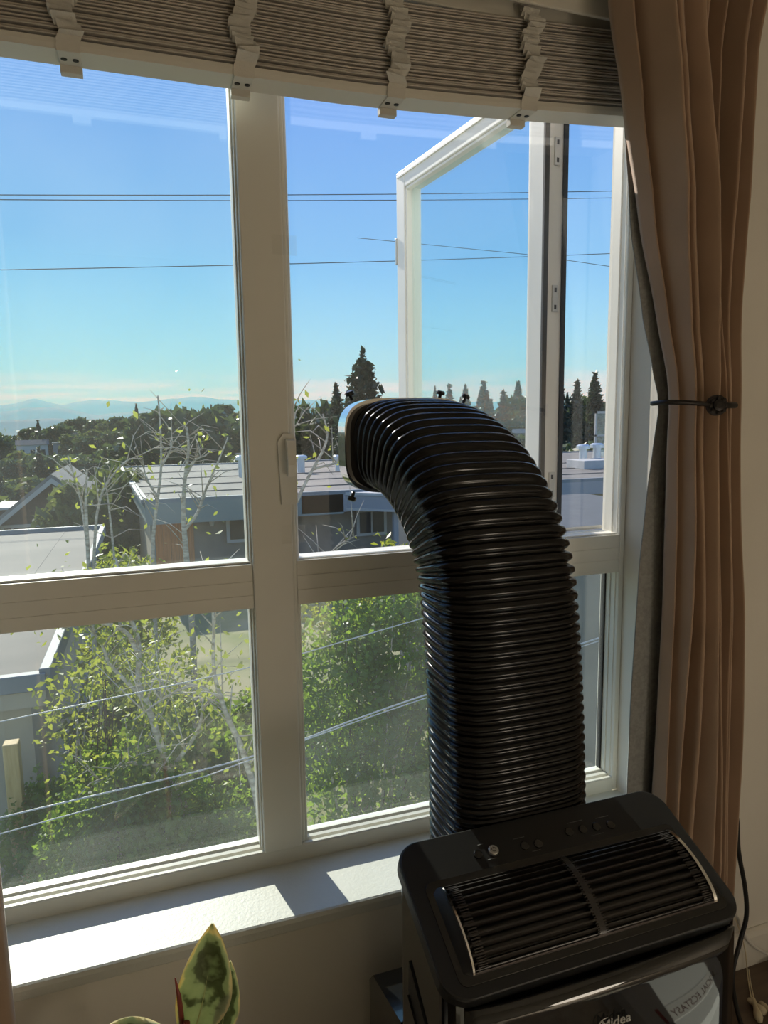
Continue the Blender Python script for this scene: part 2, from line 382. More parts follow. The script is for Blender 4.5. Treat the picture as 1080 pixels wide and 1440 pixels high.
for i in range(n):
    j = (i+1) % n
    f_ += [(i, j, n+j, n+i), (2*n+i, 3*n+i, 3*n+j, 2*n+j), (i, 2*n+i, 2*n+j, j), (n+i, n+j, 3*n+j, 3*n+i)]
tag(pydata('acrylic_panel', v_, f_, M['acrylic']), 'clear acrylic sheet closing the open window around the hose', 'panel')

# ------------------------------------------------------------------ blind
bl = empty('window_blind', (.375, -.075, 2.17))
tag(bl, 'raised blind with stacked taupe slats, cloth tapes and cream bottom rail', 'blind')
BY0, BY1 = -.103, -.050
def lift(x): return .030*max(0, (x-.35)/.62)**1.4 if x > .35 else 0.0
def slat_mesh(name, h, y0, y1, seg=16, crown=.0, x0=-.297, x1=1.055):
    v, f = [], []
    cs = [(y0, -h/2), (y0-.0008, 0), (y0, h/2), ((y0+y1)/2, h/2+crown), (y1, h/2), (y1, -h/2), ((y0+y1)/2, -h/2+crown)]
    k = len(cs)
    for i in range(seg+1):
        x = x0+(x1-x0)*i/seg
        for (y, z) in cs: v.append((x, y, z+lift(x)))
    for i in range(seg):
        for j in range(k): f.append((i*k+j, (i+1)*k+j, (i+1)*k+(j+1) % k, i*k+(j+1) % k))
    f += [tuple(range(k)), tuple(range(seg*k, seg*k+k))[::-1]]
    me = bpy.data.meshes.new(name); me.from_pydata(v, [], f)
    bm = bmesh.new(); bm.from_mesh(me); bmesh.ops.recalc_face_normals(bm, faces=bm.faces); bm.to_mesh(me); bm.free()
    me.materials.append(M['blind']); return me
sm = slat_mesh('slat', .0029, BY0+.002, BY1, crown=.0008)
random.seed(4); NS = 27; zb = 1.966; pitch = .0053
sag = [0]
for i in range(NS):
    o = bpy.data.objects.new('slat', sm); col.objects.link(o); o.parent = bl; o.matrix_parent_inverse = Matrix.Translation(bl.location).inverted()
    o.location = (random.uniform(-.004, .004), random.uniform(-.0022, .0022), zb+i*pitch+random.uniform(-.0006, .0006)); o.rotation_euler = (random.uniform(-.012, .012), random.uniform(-.0007, .0007), 0)
rm = slat_mesh('bottom_rail', .016, BY0, BY1); rm.materials.clear()
o = link('bottom_rail', rm, M['blindrail'], bl); o.location.z = 1.953
ztop = zb+NS*pitch
box('head_rail', WX0+.003, WX1-.004, BY0+.012, BY1+.02, ztop+.012, 2.197, M['blindrail'], bl, .003)
box('valance', WX0+.002, WX1-.003, BY0-.022, BY0-.014, ztop+.026, 2.196, M['blindrail'], bl, .003)
for k, tx in enumerate((-.079, .191, .463, .736)):
    random.seed(20+k)
    tw = .0175; zl = lift(tx)
    tp = []; x = tx; z = ztop+.004+zl; i = 0
    prof = []
    while z > 1.968+zl:            # the cloth tape hangs in loose pleats in front of the slat edges
        prof.append((tx+.0075*math.sin(i*.42+k*1.7)+random.uniform(-.002, .002), BY0-.003-(.0135+random.uniform(-.004, .006))*(i % 2), z, random.uniform(-.14, .18)))
        z -= random.uniform(.0075, .0115) if i % 2 else random.uniform(-.002, .001); i += 1
    prof.append((tx+.004, BY0-.003, 1.966+zl, 0)); prof.append((tx, BY0-.0022, 1.958+zl, 0)); prof.append((tx, BY0-.0022, 1.943+zl, 0))
    v_, f_ = [], []
    for (x, y, z, tl) in prof:
        v_ += [(x-tw, y-.0006, z+tl*tw), (x+tw, y-.0006, z-tl*tw), (x+tw, y+.0010, z-tl*tw), (x-tw, y+.0010, z+tl*tw)]
    for i in range(len(prof)-1):
        for j in range(4): f_.append((i*4+j, i*4+(j+1) % 4, i*4+4+(j+1) % 4, i*4+4+j))
    pydata('ladder_tape', v_, f_, M['ladder'], bl)
    clip = boxes('tape_clip', [(tx-.0165, tx+.0165, BY0-.003, BY1+.004, 1.9415+zl, 1.9446+zl), (tx-.0165, tx+.0165, BY1-.012, BY1+.004, 1.930+zl, 1.9420+zl)], M['ladder'], bl, .001)
    for s_ in (-.0085, .0085):        # black plugs on the underside
        disc('plug', (tx+s_, BY0+.022, 1.9416+zl), (0, 0, -1), .0048, .0014, M['screw'], clip, 16, .0036)

# ------------------------------------------------------------------ curtains
def interp(tab, z):
    if z >= tab[0][0]: return tab[0][1]
    for (z0, a), (z1, b_) in zip(tab, tab[1:]):
        if z0 >= z >= z1:
            t = (z0-z)/(z0-z1); t = t*t*(3-2*t)*.35+t*.65
            return a+(b_-a)*t
    return tab[-1][1]
def curtain_cloth(name, m, parent, left, right, ytab, amp, folds, z0, z1, rows=70, cols=260, seed=1, thick=.0025):
    rnd = random.Random(seed)
    wts = [f_[0] for f_ in folds]; tot = sum(wts); edges = [0]
    for w_ in wts: edges.append(edges[-1]+w_/tot)
    v, f = [], []
    for r in range(rows+1):
        z = z1+(z0-z1)*r/rows; a, b_ = interp(left, z), interp(right, z); yc = interp(ytab, z); am = interp(amp, z)
        for c in range(cols+1):
            u = c/cols
            k = max(i for i in range(len(wts)) if edges[i] <= u+1e-9); t = (u-edges[k])/(edges[k+1]-edges[k])
            h, drift, sharp = folds[k][1], folds[k][2], folds[k][3]
            ridge = abs(math.sin(math.pi*t))**sharp
            lean = .30*math.sin(2*math.pi*t+drift)                       # folds lean over one another
            wob = .12*math.sin(3.1*z+drift*2+k)+.08*math.sin(6.3*z+k*1.3)
            x = a+(b_-a)*min(1, max(0, u+(lean*ridge*.30+wob*.25*ridge)*(edges[k+1]-edges[k])))
            y = yc-am*h*ridge*(1+wob)+am*.25*math.sin(9*u+z)
            v.append((x, y, z))
    for r in range(rows):
        for c in range(cols):
            i = r*(cols+1)+c; f.append((i, i+cols+1, i+cols+2, i+1))
    o = pydata(name, v, f, m, parent, True)
    md = o.modifiers.new('thickness', 'SOLIDIFY'); md.thickness = thick; md.offset = 0
    return o
cu = empty('curtain', (1.08, -.22, 0))
tag(cu, 'tan velvet curtain with grey lining, held back beside the window', 'curtain')
cl = [(2.60, .775), (2.12, .852), (1.95, .890), (1.75, .934), (1.57, .979), (1.44, 1.003), (1.392, 1.006), (1.34, 1.006), (1.15, 1.014), (.95, 1.017), (.72, 1.014), (.55, 1.010), (.012, 1.002)]
crr = [(2.60, 1.205), (2.14, 1.160), (2.05, 1.143), (1.9, 1.142), (1.75, 1.145), (1.57, 1.155), (1.39, 1.166), (1.15, 1.180), (.93, 1.203), (.57, 1.224), (.35, 1.232), (.012, 1.24)]
yt = [(2.6, -.200), (1.6, -.205), (1.39, -.220), (1.2, -.215), (.012, -.205)]
am = [(2.6, .085), (1.8, .075), (1.39, .040), (1.1, .056), (.012, .07)]
fl = [(.5, .55, .2, .8), (1.15, 1.0, .6, .7), (.8, .7, 2.0, .75), (1.25, .95, -.4, .65), (.9, .75, 1.2, .7), (.6, .9, 0., .7), (1.0, .8, .7, .65), (.9, .6, -.3, .7)]
curtain_cloth('velvet_panel', M['velvet'], cu, cl, crr, yt, am, fl, .012, 2.60, seed=3)
ll = [(2.60, .80), (2.12, .868), (1.935, .906), (1.75, .926), (1.577, .962), (1.47, .992), (1.394, 1.014), (1.30, 1.002), (1.2, .990), (1.038, .977), (.726, .967), (.543, .966), (.012, .960)]
lr = [(2.60, 1.16), (2.05, 1.12), (1.39, 1.12), (.93, 1.16), (.012, 1.20)]
curtain_cloth('lining', M['lining'], cu, ll, lr, [(2.6, -.172), (.012, -.172)], [(2.6, .006), (1.39, .004), (.012, .006)], [(1, .8, .3, .9), (1.2, .8, .2, .9), (1, .8, .5, .9)], .016, 2.59, seed=5, cols=90)
# iron hold-back hook: rosette, stem to the wall, arm round the cloth
hk = empty('curtain_holdback', (1.06, WY, 1.388)); tag(hk, 'dark iron holdback hook with round rosette gripping the tan curtain', 'holdback')
hx, hy, hz = 1.052, -.283, 1.388
tube('stem', [(hx+.09, WY-.001, hz), (hx+.085, -.24, hz), (hx+.06, -.272, hz), (hx, hy+.004, hz)], .006, M['iron'], hk, 10)
disc('wall_plate', (hx+.09, WY-.0005, hz), (0, -1, 0), .02, .008, M['iron'], hk, 20, .016)
rs = disc('rosette', (hx, hy, hz), (-.3, -1, .05), .020, .010, M['iron'], hk, 28, .014)
disc('rosette_boss', (hx-.003, hy-.010, hz), (-.3, -1, .05), .011, .006, M['iron'], rs, 20, .006)
for k in range(8):
    a = k*math.pi/4; c = Vector((hx-.003, hy-.010, hz))+Vector((math.cos(a)*.0145, -math.cos(a)*.0045, math.sin(a)*.0145))
    disc('rosette_petal', c, (-.3, -1, .05), .0042, .003, M['iron'], rs, 8, .002)
tube('arm', smooth_pts([(hx-.008, hy, hz), (hx-.035, hy-.006, hz+.003), (hx-.075, hy+.002, hz+.006), (hx-.100, hy+.018, hz+.007), (hx-.106, hy+.045, hz+.006), (hx-.098, hy+.062, hz+.006)], 6), .0048, M['iron'], hk, 10)
c2 = empty('curtain', (-.55, -.22, 0)); tag(c2, 'brown curtain edge hanging straight beside the sill, cut by the photo edge', 'curtain')
curtain_cloth('velvet_panel', M['velvet'], c2, [(2.6, -.92), (.012, -.92)], [(2.6, -.255), (.012, -.255)], [(2.6, -.205), (.012, -.205)], [(2.6, .05), (.012, .05)], fl, .012, 2.60, seed=9, cols=160, rows=30)
rod = empty('curtain_rod', (.2, -.2, 2.56)); tag(rod, 'dark iron rod above the window carrying both curtains', 'curtain rod')
tube('pole', [(-1.0, -.215, 2.585), (1.34, -.215, 2.585)], .011, M['iron'], rod, 12)
for x in (-1.0, 1.34): disc('finial', (x, -.215, 2.585), (math.copysign(1, x), 0, 0), .02, .04, M['iron'], rod, 16, .006)
for x in (-.95, 1.30): tube('bracket', [(x, WY, 2.585), (x, -.215, 2.585)], .007, M['iron'], rod)

# ------------------------------------------------------------------ portable air conditioner
ac = empty('portable_air_conditioner', (.585, -.51, 0))
tag(ac, 'glossy black portable air conditioner with sloping louvred top below the window', 'air conditioner')
AX0, AX1, AYB, AYF = .345, .827, -.406, -.612
TS = math.tan(R(23.8)); CT, ST = math.cos(R(23.8)), math.sin(R(23.8))
def ztop_ac(y): return .70-(AYB-y)*TS
def S(u, v, h=0):   # point on the sloping top: u across, v down the slope, h above it
    return Vector((AX0+u, AYB-v*CT-h*ST, .70-v*ST+h*CT))
# body shell, top cut to the slope
plan = rrect(AX0-.010, AX1+.008, AYF+.004, AYB-.002, .030, 8); n = len(plan)
v_ = [(x, y, .035) for x, y in plan]+[(x, y, ztop_ac(y)-.020) for x, y in plan]
f_ = [tuple(range(n))[::-1], tuple(range(n, 2*n))]+[(i, (i+1) % n, n+(i+1) % n, n+i) for i in range(n)]
pydata('body', v_, f_, M['acblack'], ac)
# top panel slab with rounded corners and soft rim
def slab(name, pl, h0, h1, inset, m, parent):
    n = len(pl); cx = sum(p[0] for p in pl)/n; cy = sum(p[1] for p in pl)/n
    def ins(p, d): 
        q = Vector((p[0]-cx, p[1]-cy)); l = q.length; q *= (l-d)/l; return (cx+q.x, cy+q.y)
    rings = [(0, h0), (0, h1-inset), (inset*.3, h1-inset*.3), (inset, h1)]
    v = []
    for d, h in rings:
        for p in pl:
            a = ins(p, d); v.append(S(a[0], a[1], h))
    f = [tuple(range(n))[::-1], tuple(range(3*n, 4*n))]
    for r in range(3): f += [(r*n+i, r*n+(i+1) % n, (r+1)*n+(i+1) % n, (r+1)*n+i) for i in range(n)]
    me = bpy.data.meshes.new(name); me.from_pydata(v, [], f)
    bm = bmesh.new(); bm.from_mesh(me); bmesh.ops.recalc_face_normals(bm, faces=bm.faces); bm.to_mesh(me); bm.free()
    return link(name, me, m, parent)
top = slab('top_panel', rrect(-.013, .492, -.004, .230, .038, 10), -.022, 0, .004, M['actop'], ac)
# louvred drum
U0, U1, V0, V1, BH = .038, .449, .076, .203, .026
def drum(t, lift_=0):      # t 0..1 from back to front over the bulge
    a = math.pi*(.10+.88*t); vv = (V0+V1)/2-math.cos(a)*(V1-V0)/2/math.cos(math.pi*.06); return vv, BH*math.sin(a)+lift_-.004
gr = empty('louvre_grille', S(.24, .14)); gr.parent = ac; gr.matrix_parent_inverse = Matrix.Translation(ac.location).inverted()
def gadd(o): 
    o.parent = gr; o.matrix_parent_inverse = (Matrix.Translation(gr.location)).inverted(); return o
K = 24
v_, f_ = [], []
for i in range(K+1):
    vv, h = drum(i/K, -.012); v_ += [S(U0, vv, h), S(U1, vv, h)]
f_ = [(2*i, 2*i+1, 2*i+3, 2*i+2) for i in range(K)]
v_ += [S(U0, V0, .0004), S(U1, V0, .0004), S(U1, V1, .0004), S(U0, V1, .0004)]
gadd(pydata('drum_inside', v_, f_, M['acdark'], None, True))
# recess frame lying on the top panel
slab('grille_surround', rrect(.012, .470, .066, .214, .012, 4), 0, .0016, .001, M['acblack'], ac)
NL = 12
for i in range(NL):
    t = .03+.85*i/(NL-1); vv, h = drum(t); vv2, h2 = drum(t+.014); vv3, h3 = drum(t+.010, -.008)
    q = [(vv, h), (vv2, h2), (vv3+.002, h3), (vv3-.002, h3)]
    v_ = [S(U0, a, b_) for a, b_ in q]+[S(U1, a, b_) for a, b_ in q]
    gadd(pydata('slat', v_, [(0, 1, 2, 3), (7, 6, 5, 4)]+[(j, 4+j, 4+(j+1) % 4, (j+1) % 4) for j in range(4)], M['acslat']))
for t in (.925, .955, .985):
    vv, h = drum(t); vv2, h2 = drum(t+.017)
    q = [(vv, h+.0015), (vv2, h2+.0015), (vv2, h2-.006), (vv, h-.006)]
    v_ = [S(U0, a, b_) for a, b_ in q]+[S(U1, a, b_) for a, b_ in q]
    gadd(pydata('front_bar', v_, [(0, 1, 2, 3), (7, 6, 5, 4)]+[(j, 4+j, 4+(j+1) % 4, (j+1) % 4) for j in range(4)], M['acbrown']))
def rib(name, u0, u1, m, l0, l1, ta=0, tb=1):
    v, f = [], []
    for i in range(K+1):
        vv, h = drum(ta+(tb-ta)*i/K, l0); _, h2 = drum(ta+(tb-ta)*i/K, l1)
        v += [S(u0, vv, h), S(u1, vv, h), S(u1, vv, h2), S(u0, vv, h2)]
    for i in range(K):
        for j in range(4): f.append((i*4+j, i*4+(j+1) % 4, i*4+4+(j+1) % 4, i*4+4+j))
    f += [(0, 1, 2, 3), (4*K+3, 4*K+2, 4*K+1, 4*K)]
    return gadd(pydata(name, v, f, m))
rib('centre_rib', .240, .250, M['acslat'], .001, -.006)
for ux in (.240, .250, U0+.012, U1-.012):       # comb of little teeth beside the ribs
    v_, f_ = [], []
    for i in range(34):
        t = .10+.84*i/33; a, h = drum(t, .0012); a2, h2 = drum(t+.011, .0012)
        dx = .004 if ux < .3 and ux > .2 else .007
        k0 = len(v_)
        for (p, q) in ((a, h), (a2, h2), (a2, h2-.004), (a, h-.004)): v_ += [S(ux-dx, p, q), S(ux+dx, p, q)]
        f_ += [(k0, k0+1, k0+3, k0+2), (k0+2, k0+3, k0+5, k0+4), (k0+4, k0+5, k0+7, k0+6), (k0, k0+2, k0+4, k0+6), (k0+1, k0+7, k0+5, k0+3)]
    gadd(pydata('comb', v_, f_, M['acslat'], None))['kind'] = 'stuff'
for u, s in ((U0, -1), (U1, 1)):                 # end cheeks with a chrome crescent on their rim
    v_, f_ = [], []
    for i in range(K+1):
        vv, h = drum(i/K, .001); v_ += [S(u, vv, h), S(u+s*.009, vv, h*.55), S(u+s*.016, vv+(.14-vv)*.1, .0017)]
    for i in range(K): f_ += [(3*i, 3*i+1, 3*i+4, 3*i+3), (3*i+1, 3*i+2, 3*i+5, 3*i+4)]
    gadd(pydata('end_cheek', v_, f_, M['actop'], None, True))
    rib('chrome_trim', u-.0012, u+s*.0042, M['chrome'], .0026, -.004)
# controls
def button(u, v, r, h, m, name='button'):
    a = S(u, v, 0); nn = (S(0, 0, 1)-S(0, 0, 0)); return disc(name, a, nn, r, h, m, ac, 24, r*.8)
pb = button(.143, .041, .0085, .005, M['silver'], 'power_button'); tag(pb, 'round silver power button')
v_, f_ = tube_data([S(.143, .041, .0052)+(S(.0035*math.sin(a), -.0035*math.cos(a), 0)-S(0, 0, 0)) for a in [R(40+28*k) for k in range(11)]], .0005, 5)
pydata('power_symbol', v_, f_, M['knob'], pb); tube('power_symbol', [S(.143, .0365, .0054), S(.143, .040, .0054)], .0005, M['knob'], pb, 5)
for u, v in ((.116, .041), (.198, .045), (.222, .047), (.285, .040), (.311, .041), (.337, .0425), (.364, .045)): button(u, v, .0075, .003, M['acblack'])
rot_s = (R(23.8), 0, 0)
for u, v, s in ((.122, .026, 2), (.128, .053, 3), (.185, .030, 4), (.206, .057, 3), (.29, .025, 6), (.345, .028, 5), (.318, .055, 5)):
    a = [S(u, v, .0004), S(u+.005*s, v, .0004)]; tube('print_line', a, .0004, M['print'], ac, 4)
# front panel, slightly bowed, with the maker's name
v_, f_ = [], []
NX, NZ = 28, 16
for j in range(NZ+1):
    z = .06+(.590-.06)*j/NZ
    for i in range(NX+1):
        x = AX0+.012+(AX1-AX0-.026)*i/NX; t = 2*i/NX-1
        bow = .010*(1-t*t)*.6+.006*(1-abs(t)**8); v_.append((x, AYF-.002-bow-.012*math.sin(math.pi*.5*(.590-z)/.53), z))
for j in range(NZ):
    for i in range(NX): a = j*(NX+1)+i; f_.append((a, a+1, a+NX+2, a+NX+1))
fp = pydata('front_panel', v_, f_, M['acfront'], ac, True); md = fp.modifiers.new('thickness', 'SOLIDIFY'); md.thickness = .008; md.offset = -1
text_mesh('brand_name', 'idea', .0215, M['logo'], (.573, -.6335, .5145), (R(90), 0, R(-1)), fp)
text_mesh('brand_initial', 'M', .0205, M['logo'], (.5575, -.634, .5145), (R(90), 0, R(-1)), fp, width=.95)
tube('brand_swoosh', [(.5655+.0125*math.cos(a), -.634, .5205+.0115*math.sin(a)) for a in [R(75+18*k) for k in range(17)]], [.0003+.0009*math.sin(math.pi*k/16) for k in range(17)], M['logo'], fp, 6)
# side grip, rear housing, elbow, castors
v_ = [(AX0-.0108, y, z) for y, z in ((-.475, .52), (-.47, .44), (-.545, .44), (-.545, .475))]
prism('side_grip', [(-.468, .555), (-.462, .46), (-.56, .46), (-.556, .485)], 'x', AX0-.0125, AX0-.004, M['acdark'], ac)
prism('side_grip_lip', [(-.47, .50), (-.465, .465), (-.52, .465)], 'x', AX0-.016, AX0-.010, M['acblack'], ac)
prism('rear_housing', [(-.40, .06), (-.255, .06), (-.228, .09), (-.228, .318), (-.250, .345), (-.40, .385)], 'x', AX0-.002, AX1-.004, M['acblack'], ac)
prism('hose_elbow', [(-.40, .36), (-.22, .33), (-.20, .36), (-.20, .45), (-.39, .45)], 'x', .455, .725, M['hose'], ac)
for x in (AX0+.05, AX1-.05):
    for y in (-.57, -.29):
        v_, f_ = tube_data([(x-.01, y, .022), (x+.01, y, .022)], .022, 14); pydata('castor', v_, f_, M['knob'], ac); box('castor_bracket', x-.013, x+.013, y-.012, y+.012, .03, .062, M['knob'], ac)

# ------------------------------------------------------------------ exhaust hose
hs = empty('exhaust_hose', (.585, -.30, .44)); tag(hs, 'thick black corrugated hose arching from the air conditioner to the window', 'hose')
HYB, HR, HZE, HZ0, HX0, HX1, HW, HH = -.302, .262, 1.318, .445, .592, .507, .262, .178
Lv = HZE-HR-HZ0; La = HR*math.pi/2; Lh = FY-(HYB+HR); HL = Lv+La+Lh
def hpath(s):
    t = s*HL; x = HX0+(HX1-HX0)*s**2.6
    if t < Lv: return Vector((x, HYB, HZ0+t)), 0.0
    if t < Lv+La:
        a = (t-Lv)/HR; return Vector((x, HYB+HR-HR*math.cos(a), HZE-HR+HR*math.sin(a))), a
    return Vector((x, HYB+HR+(t-Lv-La), HZE)), math.pi/2
NC, SEG, PR = 55, 72, 6
prf = [0, .55, .95, 1.0, .95, .55]
v_, f_ = [], []
rows = NC*PR+1
for i in range(rows):
    s = i/(rows-1)*.988; P, a = hpath(s); T = Vector((0, math.sin(a), math.cos(a))); Nn = Vector((0, -math.cos(a), math.sin(a)))
    rg = prf[i % PR]*.0105-.0060
    for j in range(SEG):
        th = 2*math.pi*j/SEG; c, sn = math.cos(th), math.sin(th)
        e = .42+.22*s
        px = math.copysign(abs(c)**e, c); py = math.copysign(abs(sn)**e, sn)
        wd = HW*(1-.05*s)/2+rg; ht = HH/2+rg
        crease = 1-.020*max(0, 1-abs(abs(th % math.pi-math.pi/2)-math.pi/4)/.12)*(1-.7*s)          # pinched corner line
        v_.append(P+Vector((1, 0, 0))*px*wd*crease+Nn*py*ht*crease)
for i in range(rows-1):
    for j in range(SEG): f_.append((i*SEG+j, i*SEG+(j+1) % SEG, (i+1)*SEG+(j+1) % SEG, (i+1)*SEG+j))
pydata('bellows', v_, f_, M['hose'], hs, True)
# flange ring clamped on the sheet, four thumb screws
def ring(name, wd, ht, th, y0, y1, m, parent):
    n = 72; o_ = flange_outline(wd, ht, n); i_ = flange_outline(wd-2*th, ht-2*th, n); v, f = [], []
    for pl, y in ((o_, y0), (o_, y1), (i_, y1), (i_, y0)): v += [(x, y, z) for x, z in pl]
    for k in range(4):
        for j in range(n): f.append((k*n+j, k*n+(j+1) % n, ((k+1) % 4)*n+(j+1) % n, ((k+1) % 4)*n+j))
    return pydata(name, v, f, m, parent, False)
ring('flange_ring', .276, .190, .010, -.046, .0035, M['chrome'], hs)
ring('hose_collar', .262, .176, .014, -.060, -.040, M['knob'], hs)
for sx_, sz_ in ((-1, 1), (-1, -1), (.55, 1), (1, .92)):
    c = Vector((FX+sx_*.120, -.040, FZ+sz_*.090)); d = Vector((sx_*.35, -.15, sz_)).normalized()
    ts = tube('thumb_screw', [c, c+d*.012], .0035, M['knob'], hs, 10)
    disc('screw_head', c+d*.011, d, .009, .008, M['knob'], ts, 14, .007)

# ------------------------------------------------------------------ rubber plant by the wall
pl = empty('rubber_plant', (.0, -.42, 0)); tag(pl, 'variegated rubber plant with large cream-edged leaves in front of the sill', 'plant')
prof = [(.0, .0), (.085, .0), (.092, .02), (.118, .20), (.124, .205), (.124, .225), (.112, .225), (.108, .20), (0, .195)]
v_, f_ = [], []; SEGP = 36
for r_, z in prof:
    for k in range(SEGP): a = 2*math.pi*k/SEGP; v_.append((r_*math.cos(a), -.42+r_*math.sin(a), z))
for i in range(len(prof)-1):
    for k in range(SEGP): f_.append((i*SEGP+k, i*SEGP+(k+1) % SEGP, (i+1)*SEGP+(k+1) % SEGP, (i+1)*SEGP+k))
pydata('pot', v_, f_, M['pot'], pl, True)
disc('soil', (0, -.42, .185), (0, 0, 1), .106, .016, M['soil'], pl, 30)
tube('stem', smooth_pts([(.0, -.42, .19), (.004, -.421, .33), (.0, -.42, .44), (.008, -.415, .51)], 4), [.008]*4+[.007]*4+[.006]*4+[.005], M['stem'], pl, 8)
# leaf material: cream margin, blotched green centre from the leaf's own coordinates
m = bpy.data.materials.new('variegated_leaf'); m.use_nodes = True; t = m.node_tree; p = t.nodes['Principled BSDF']; p.inputs['Roughness'].default_value = .35
at = t.nodes.new('ShaderNodeAttribute'); at.attribute_name = 'edge'
nzz = t.nodes.new('ShaderNodeTexNoise'); nzz.inputs['Scale'].default_value = 26; nzz.inputs['Detail'].default_value = 3
tcn = t.nodes.new('ShaderNodeTexCoord'); t.links.new(tcn.outputs['Object'], nzz.inputs[0])
ma = t.nodes.new('ShaderNodeMath'); ma.operation = 'MULTIPLY_ADD'; ma.inputs[1].default_value = .9; t.links.new(nzz.outputs[0], ma.inputs[0]); t.links.new(at.outputs['Fac'], ma.inputs[2])
rp = t.nodes.new('ShaderNodeValToRGB'); t.links.new(ma.outputs[0], rp.inputs[0]); c = rp.color_ramp
c.elements[0].position = .30; c.elements[0].color = (.30, .36, .20, 1)
c.elements[1].position = 1.0; c.elements[1].color = (.78, .66, .36, 1)
for ps, cc in ((.40, (.11, .125, .06)), (.50, (.15, .18, .09)), (.545, (.38, .43, .26)), (.70, (.46, .50, .31)), (.79, (.76, .68, .42))):
    e = c.elements.new(ps); e.color = (*cc, 1)
t.links.new(rp.outputs[0], p.inputs['Base Color'])
tr = t.nodes.new('ShaderNodeBsdfTranslucent'); hsv = t.nodes.new('ShaderNodeHueSaturation'); hsv.inputs['Value'].default_value = 1.2; hsv.inputs['Saturation'].default_value = 1.25; t.links.new(rp.outputs[0], hsv.inputs['Color']); t.links.new(hsv.outputs[0], tr.inputs[0])
ms = t.nodes.new('ShaderNodeMixShader'); ms.inputs[0].default_value = .35; t.links.new(p.outputs[0], ms.inputs[1]); t.links.new(tr.outputs[0], ms.inputs[2]); t.links.new(ms.outputs[0], t.nodes['Material Output'].inputs[0])
M['rubber'] = m
def rubber_leaf(base, tip, normal, width, bend=.02, fold=.25, curl=0., skew=0.):
    base, tip = Vector(base), Vector(tip); ax = tip-base; ln = ax.length; ax.normalize(); nn = Vector(normal); nn = (nn-ax*nn.dot(ax)).normalized(); sd = ax.cross(nn)
    v, f, ed = [], [], []; NU, NW = 18, 10
    for i in range(NU+1):
        u = i/NU; hw = width/2*(math.sin(math.pi*min(1, u**.85))**.75)*(1 if u < .93 else 1-(u-.93)*9)+.0012
        sp = base+ax*ln*u+nn*bend*math.sin(math.pi*u)*1.0+sd*skew*math.sin(math.pi*u)
        for j in range(NW+1):
            s = j/NW*2-1
            off = fold*abs(s)*hw+.0035*math.sin(7*u+4*s)*abs(s)+curl*hw*s*s*u
            v.append(sp+sd*hw*s*(1-.12*abs(s)*fold)+nn*off); ed.append(abs(s)**5*.42 + (.25*(u > .9)) )
    for i in range(NU):
        for j in range(NW): a = i*(NW+1)+j; f.append((a, a+1, a+NW+2, a+NW+1))
    o = pydata('leaf', v, f, M['rubber'], pl, True)
    at_ = o.data.attributes.new('edge', 'FLOAT', 'POINT'); at_.data.foreach_set('value', ed)
    md = o.modifiers.new('thickness', 'SOLIDIFY'); md.thickness = .0009
    rib_ = tube('midrib', [base+ax*ln*u+nn*(bend*math.sin(math.pi*u)-.0008)+sd*skew*math.sin(math.pi*u) for u in [k/10*.97 for k in range(11)]], [.0018*(1-.8*k/10) for k in range(11)], M['rubber_rib'], o, 6)
    return o
M['rubber_rib'] = mat('leaf_midrib', (.45, .48, .20), .5)
rubber_leaf((.014, -.40, .462), (.052, -.40, .642), (-.20, -1, .10), .078, .005, .16, skew=.006)
rubber_leaf((.052, -.395, .435), (.076, -.39, .566), (.15, -1, .35), .040, .004, .18, .1)
rubber_leaf((-.005, -.43, .500), (-.155, -.47, .531), (.15, -.35, 1), .075, .014, .2)
rubber_leaf((.01, -.42, .44), (.13, -.50, .40), (.3, -.3, 1), .07, .02, .2)
rubber_leaf((.0, -.42, .40), (-.13, -.33, .37), (-.3, .2, 1), .07, .02, .2)
rubber_leaf((.0, -.43, .36), (.02, -.60, .33), (0, -.3, 1), .075, .02, .2)
tube('sheath', [(.002, -.405, .50), (.0, -.402, .545), (-.004, -.40, .572)], [.004, .0035, .0008], M['stem'], pl, 8)

# ------------------------------------------------------------------ cords on the floor and wall
o = tube('power_cord', smooth_pts([(1.255, -.185, .47), (1.272, -.188, .42), (1.280, -.19, .34), (1.302, -.195, .24), (1.306, -.20, .17), (1.285, -.205, .11), (1.24, -.23, .05), (1.20, -.29, .012), (1.16, -.36, .008), (1.05, -.42, .008), (.90, -.40, .03), (.82, -.38, .09)], 6), .0052, M['cordblack'], ac, 8)
o['label'] = 'black power cord hanging down the wall beside the tan curtain'
o = tube('white_cable', smooth_pts([(1.27, -.180, .20), (1.30, -.180, .15), (1.335, -.181, .085), (1.39, -.182, .035), (1.46, -.185, .008), (1.60, -.20, .006)], 6), .0042, M['cordwhite'], None, 8)
tag(o, 'thin white cable drooping across the baseboard', 'cable')
o = tube('floor_cable', smooth_pts([(1.40, -.235, .007), (1.385, -.255, .010), (1.40, -.28, .007), (1.44, -.285, .007), (1.47, -.262, .010), (1.45, -.235, .008), (1.40, -.233, .016), (1.375, -.27, .007), (1.30, -.42, .007), (1.12, -.55, .007)], 6), .0065, M['cordblack'], None, 8)
tag(o, 'black cable coiled on the dark floor by the baseboard', 'cable')
tas = empty('blind_cord', (1.25, -.28, .0)); tag(tas, 'cream blind cord with turned wooden tassels lying on the floor', 'blind cord')
tube('cord', smooth_pts([(1.235, -.172, .26), (1.275, -.180, .19), (1.32, -.185, .08), (1.330, -.19, .012), (1.300, -.225, .006), (1.268, -.262, .008)], 5), .0016, M['tassel'], tas, 6)
tube('cord', smooth_pts([(1.334, -.192, .010), (1.308, -.222, .005), (1.274, -.264, .008)], 5), .0016, M['tassel'], tas, 6)
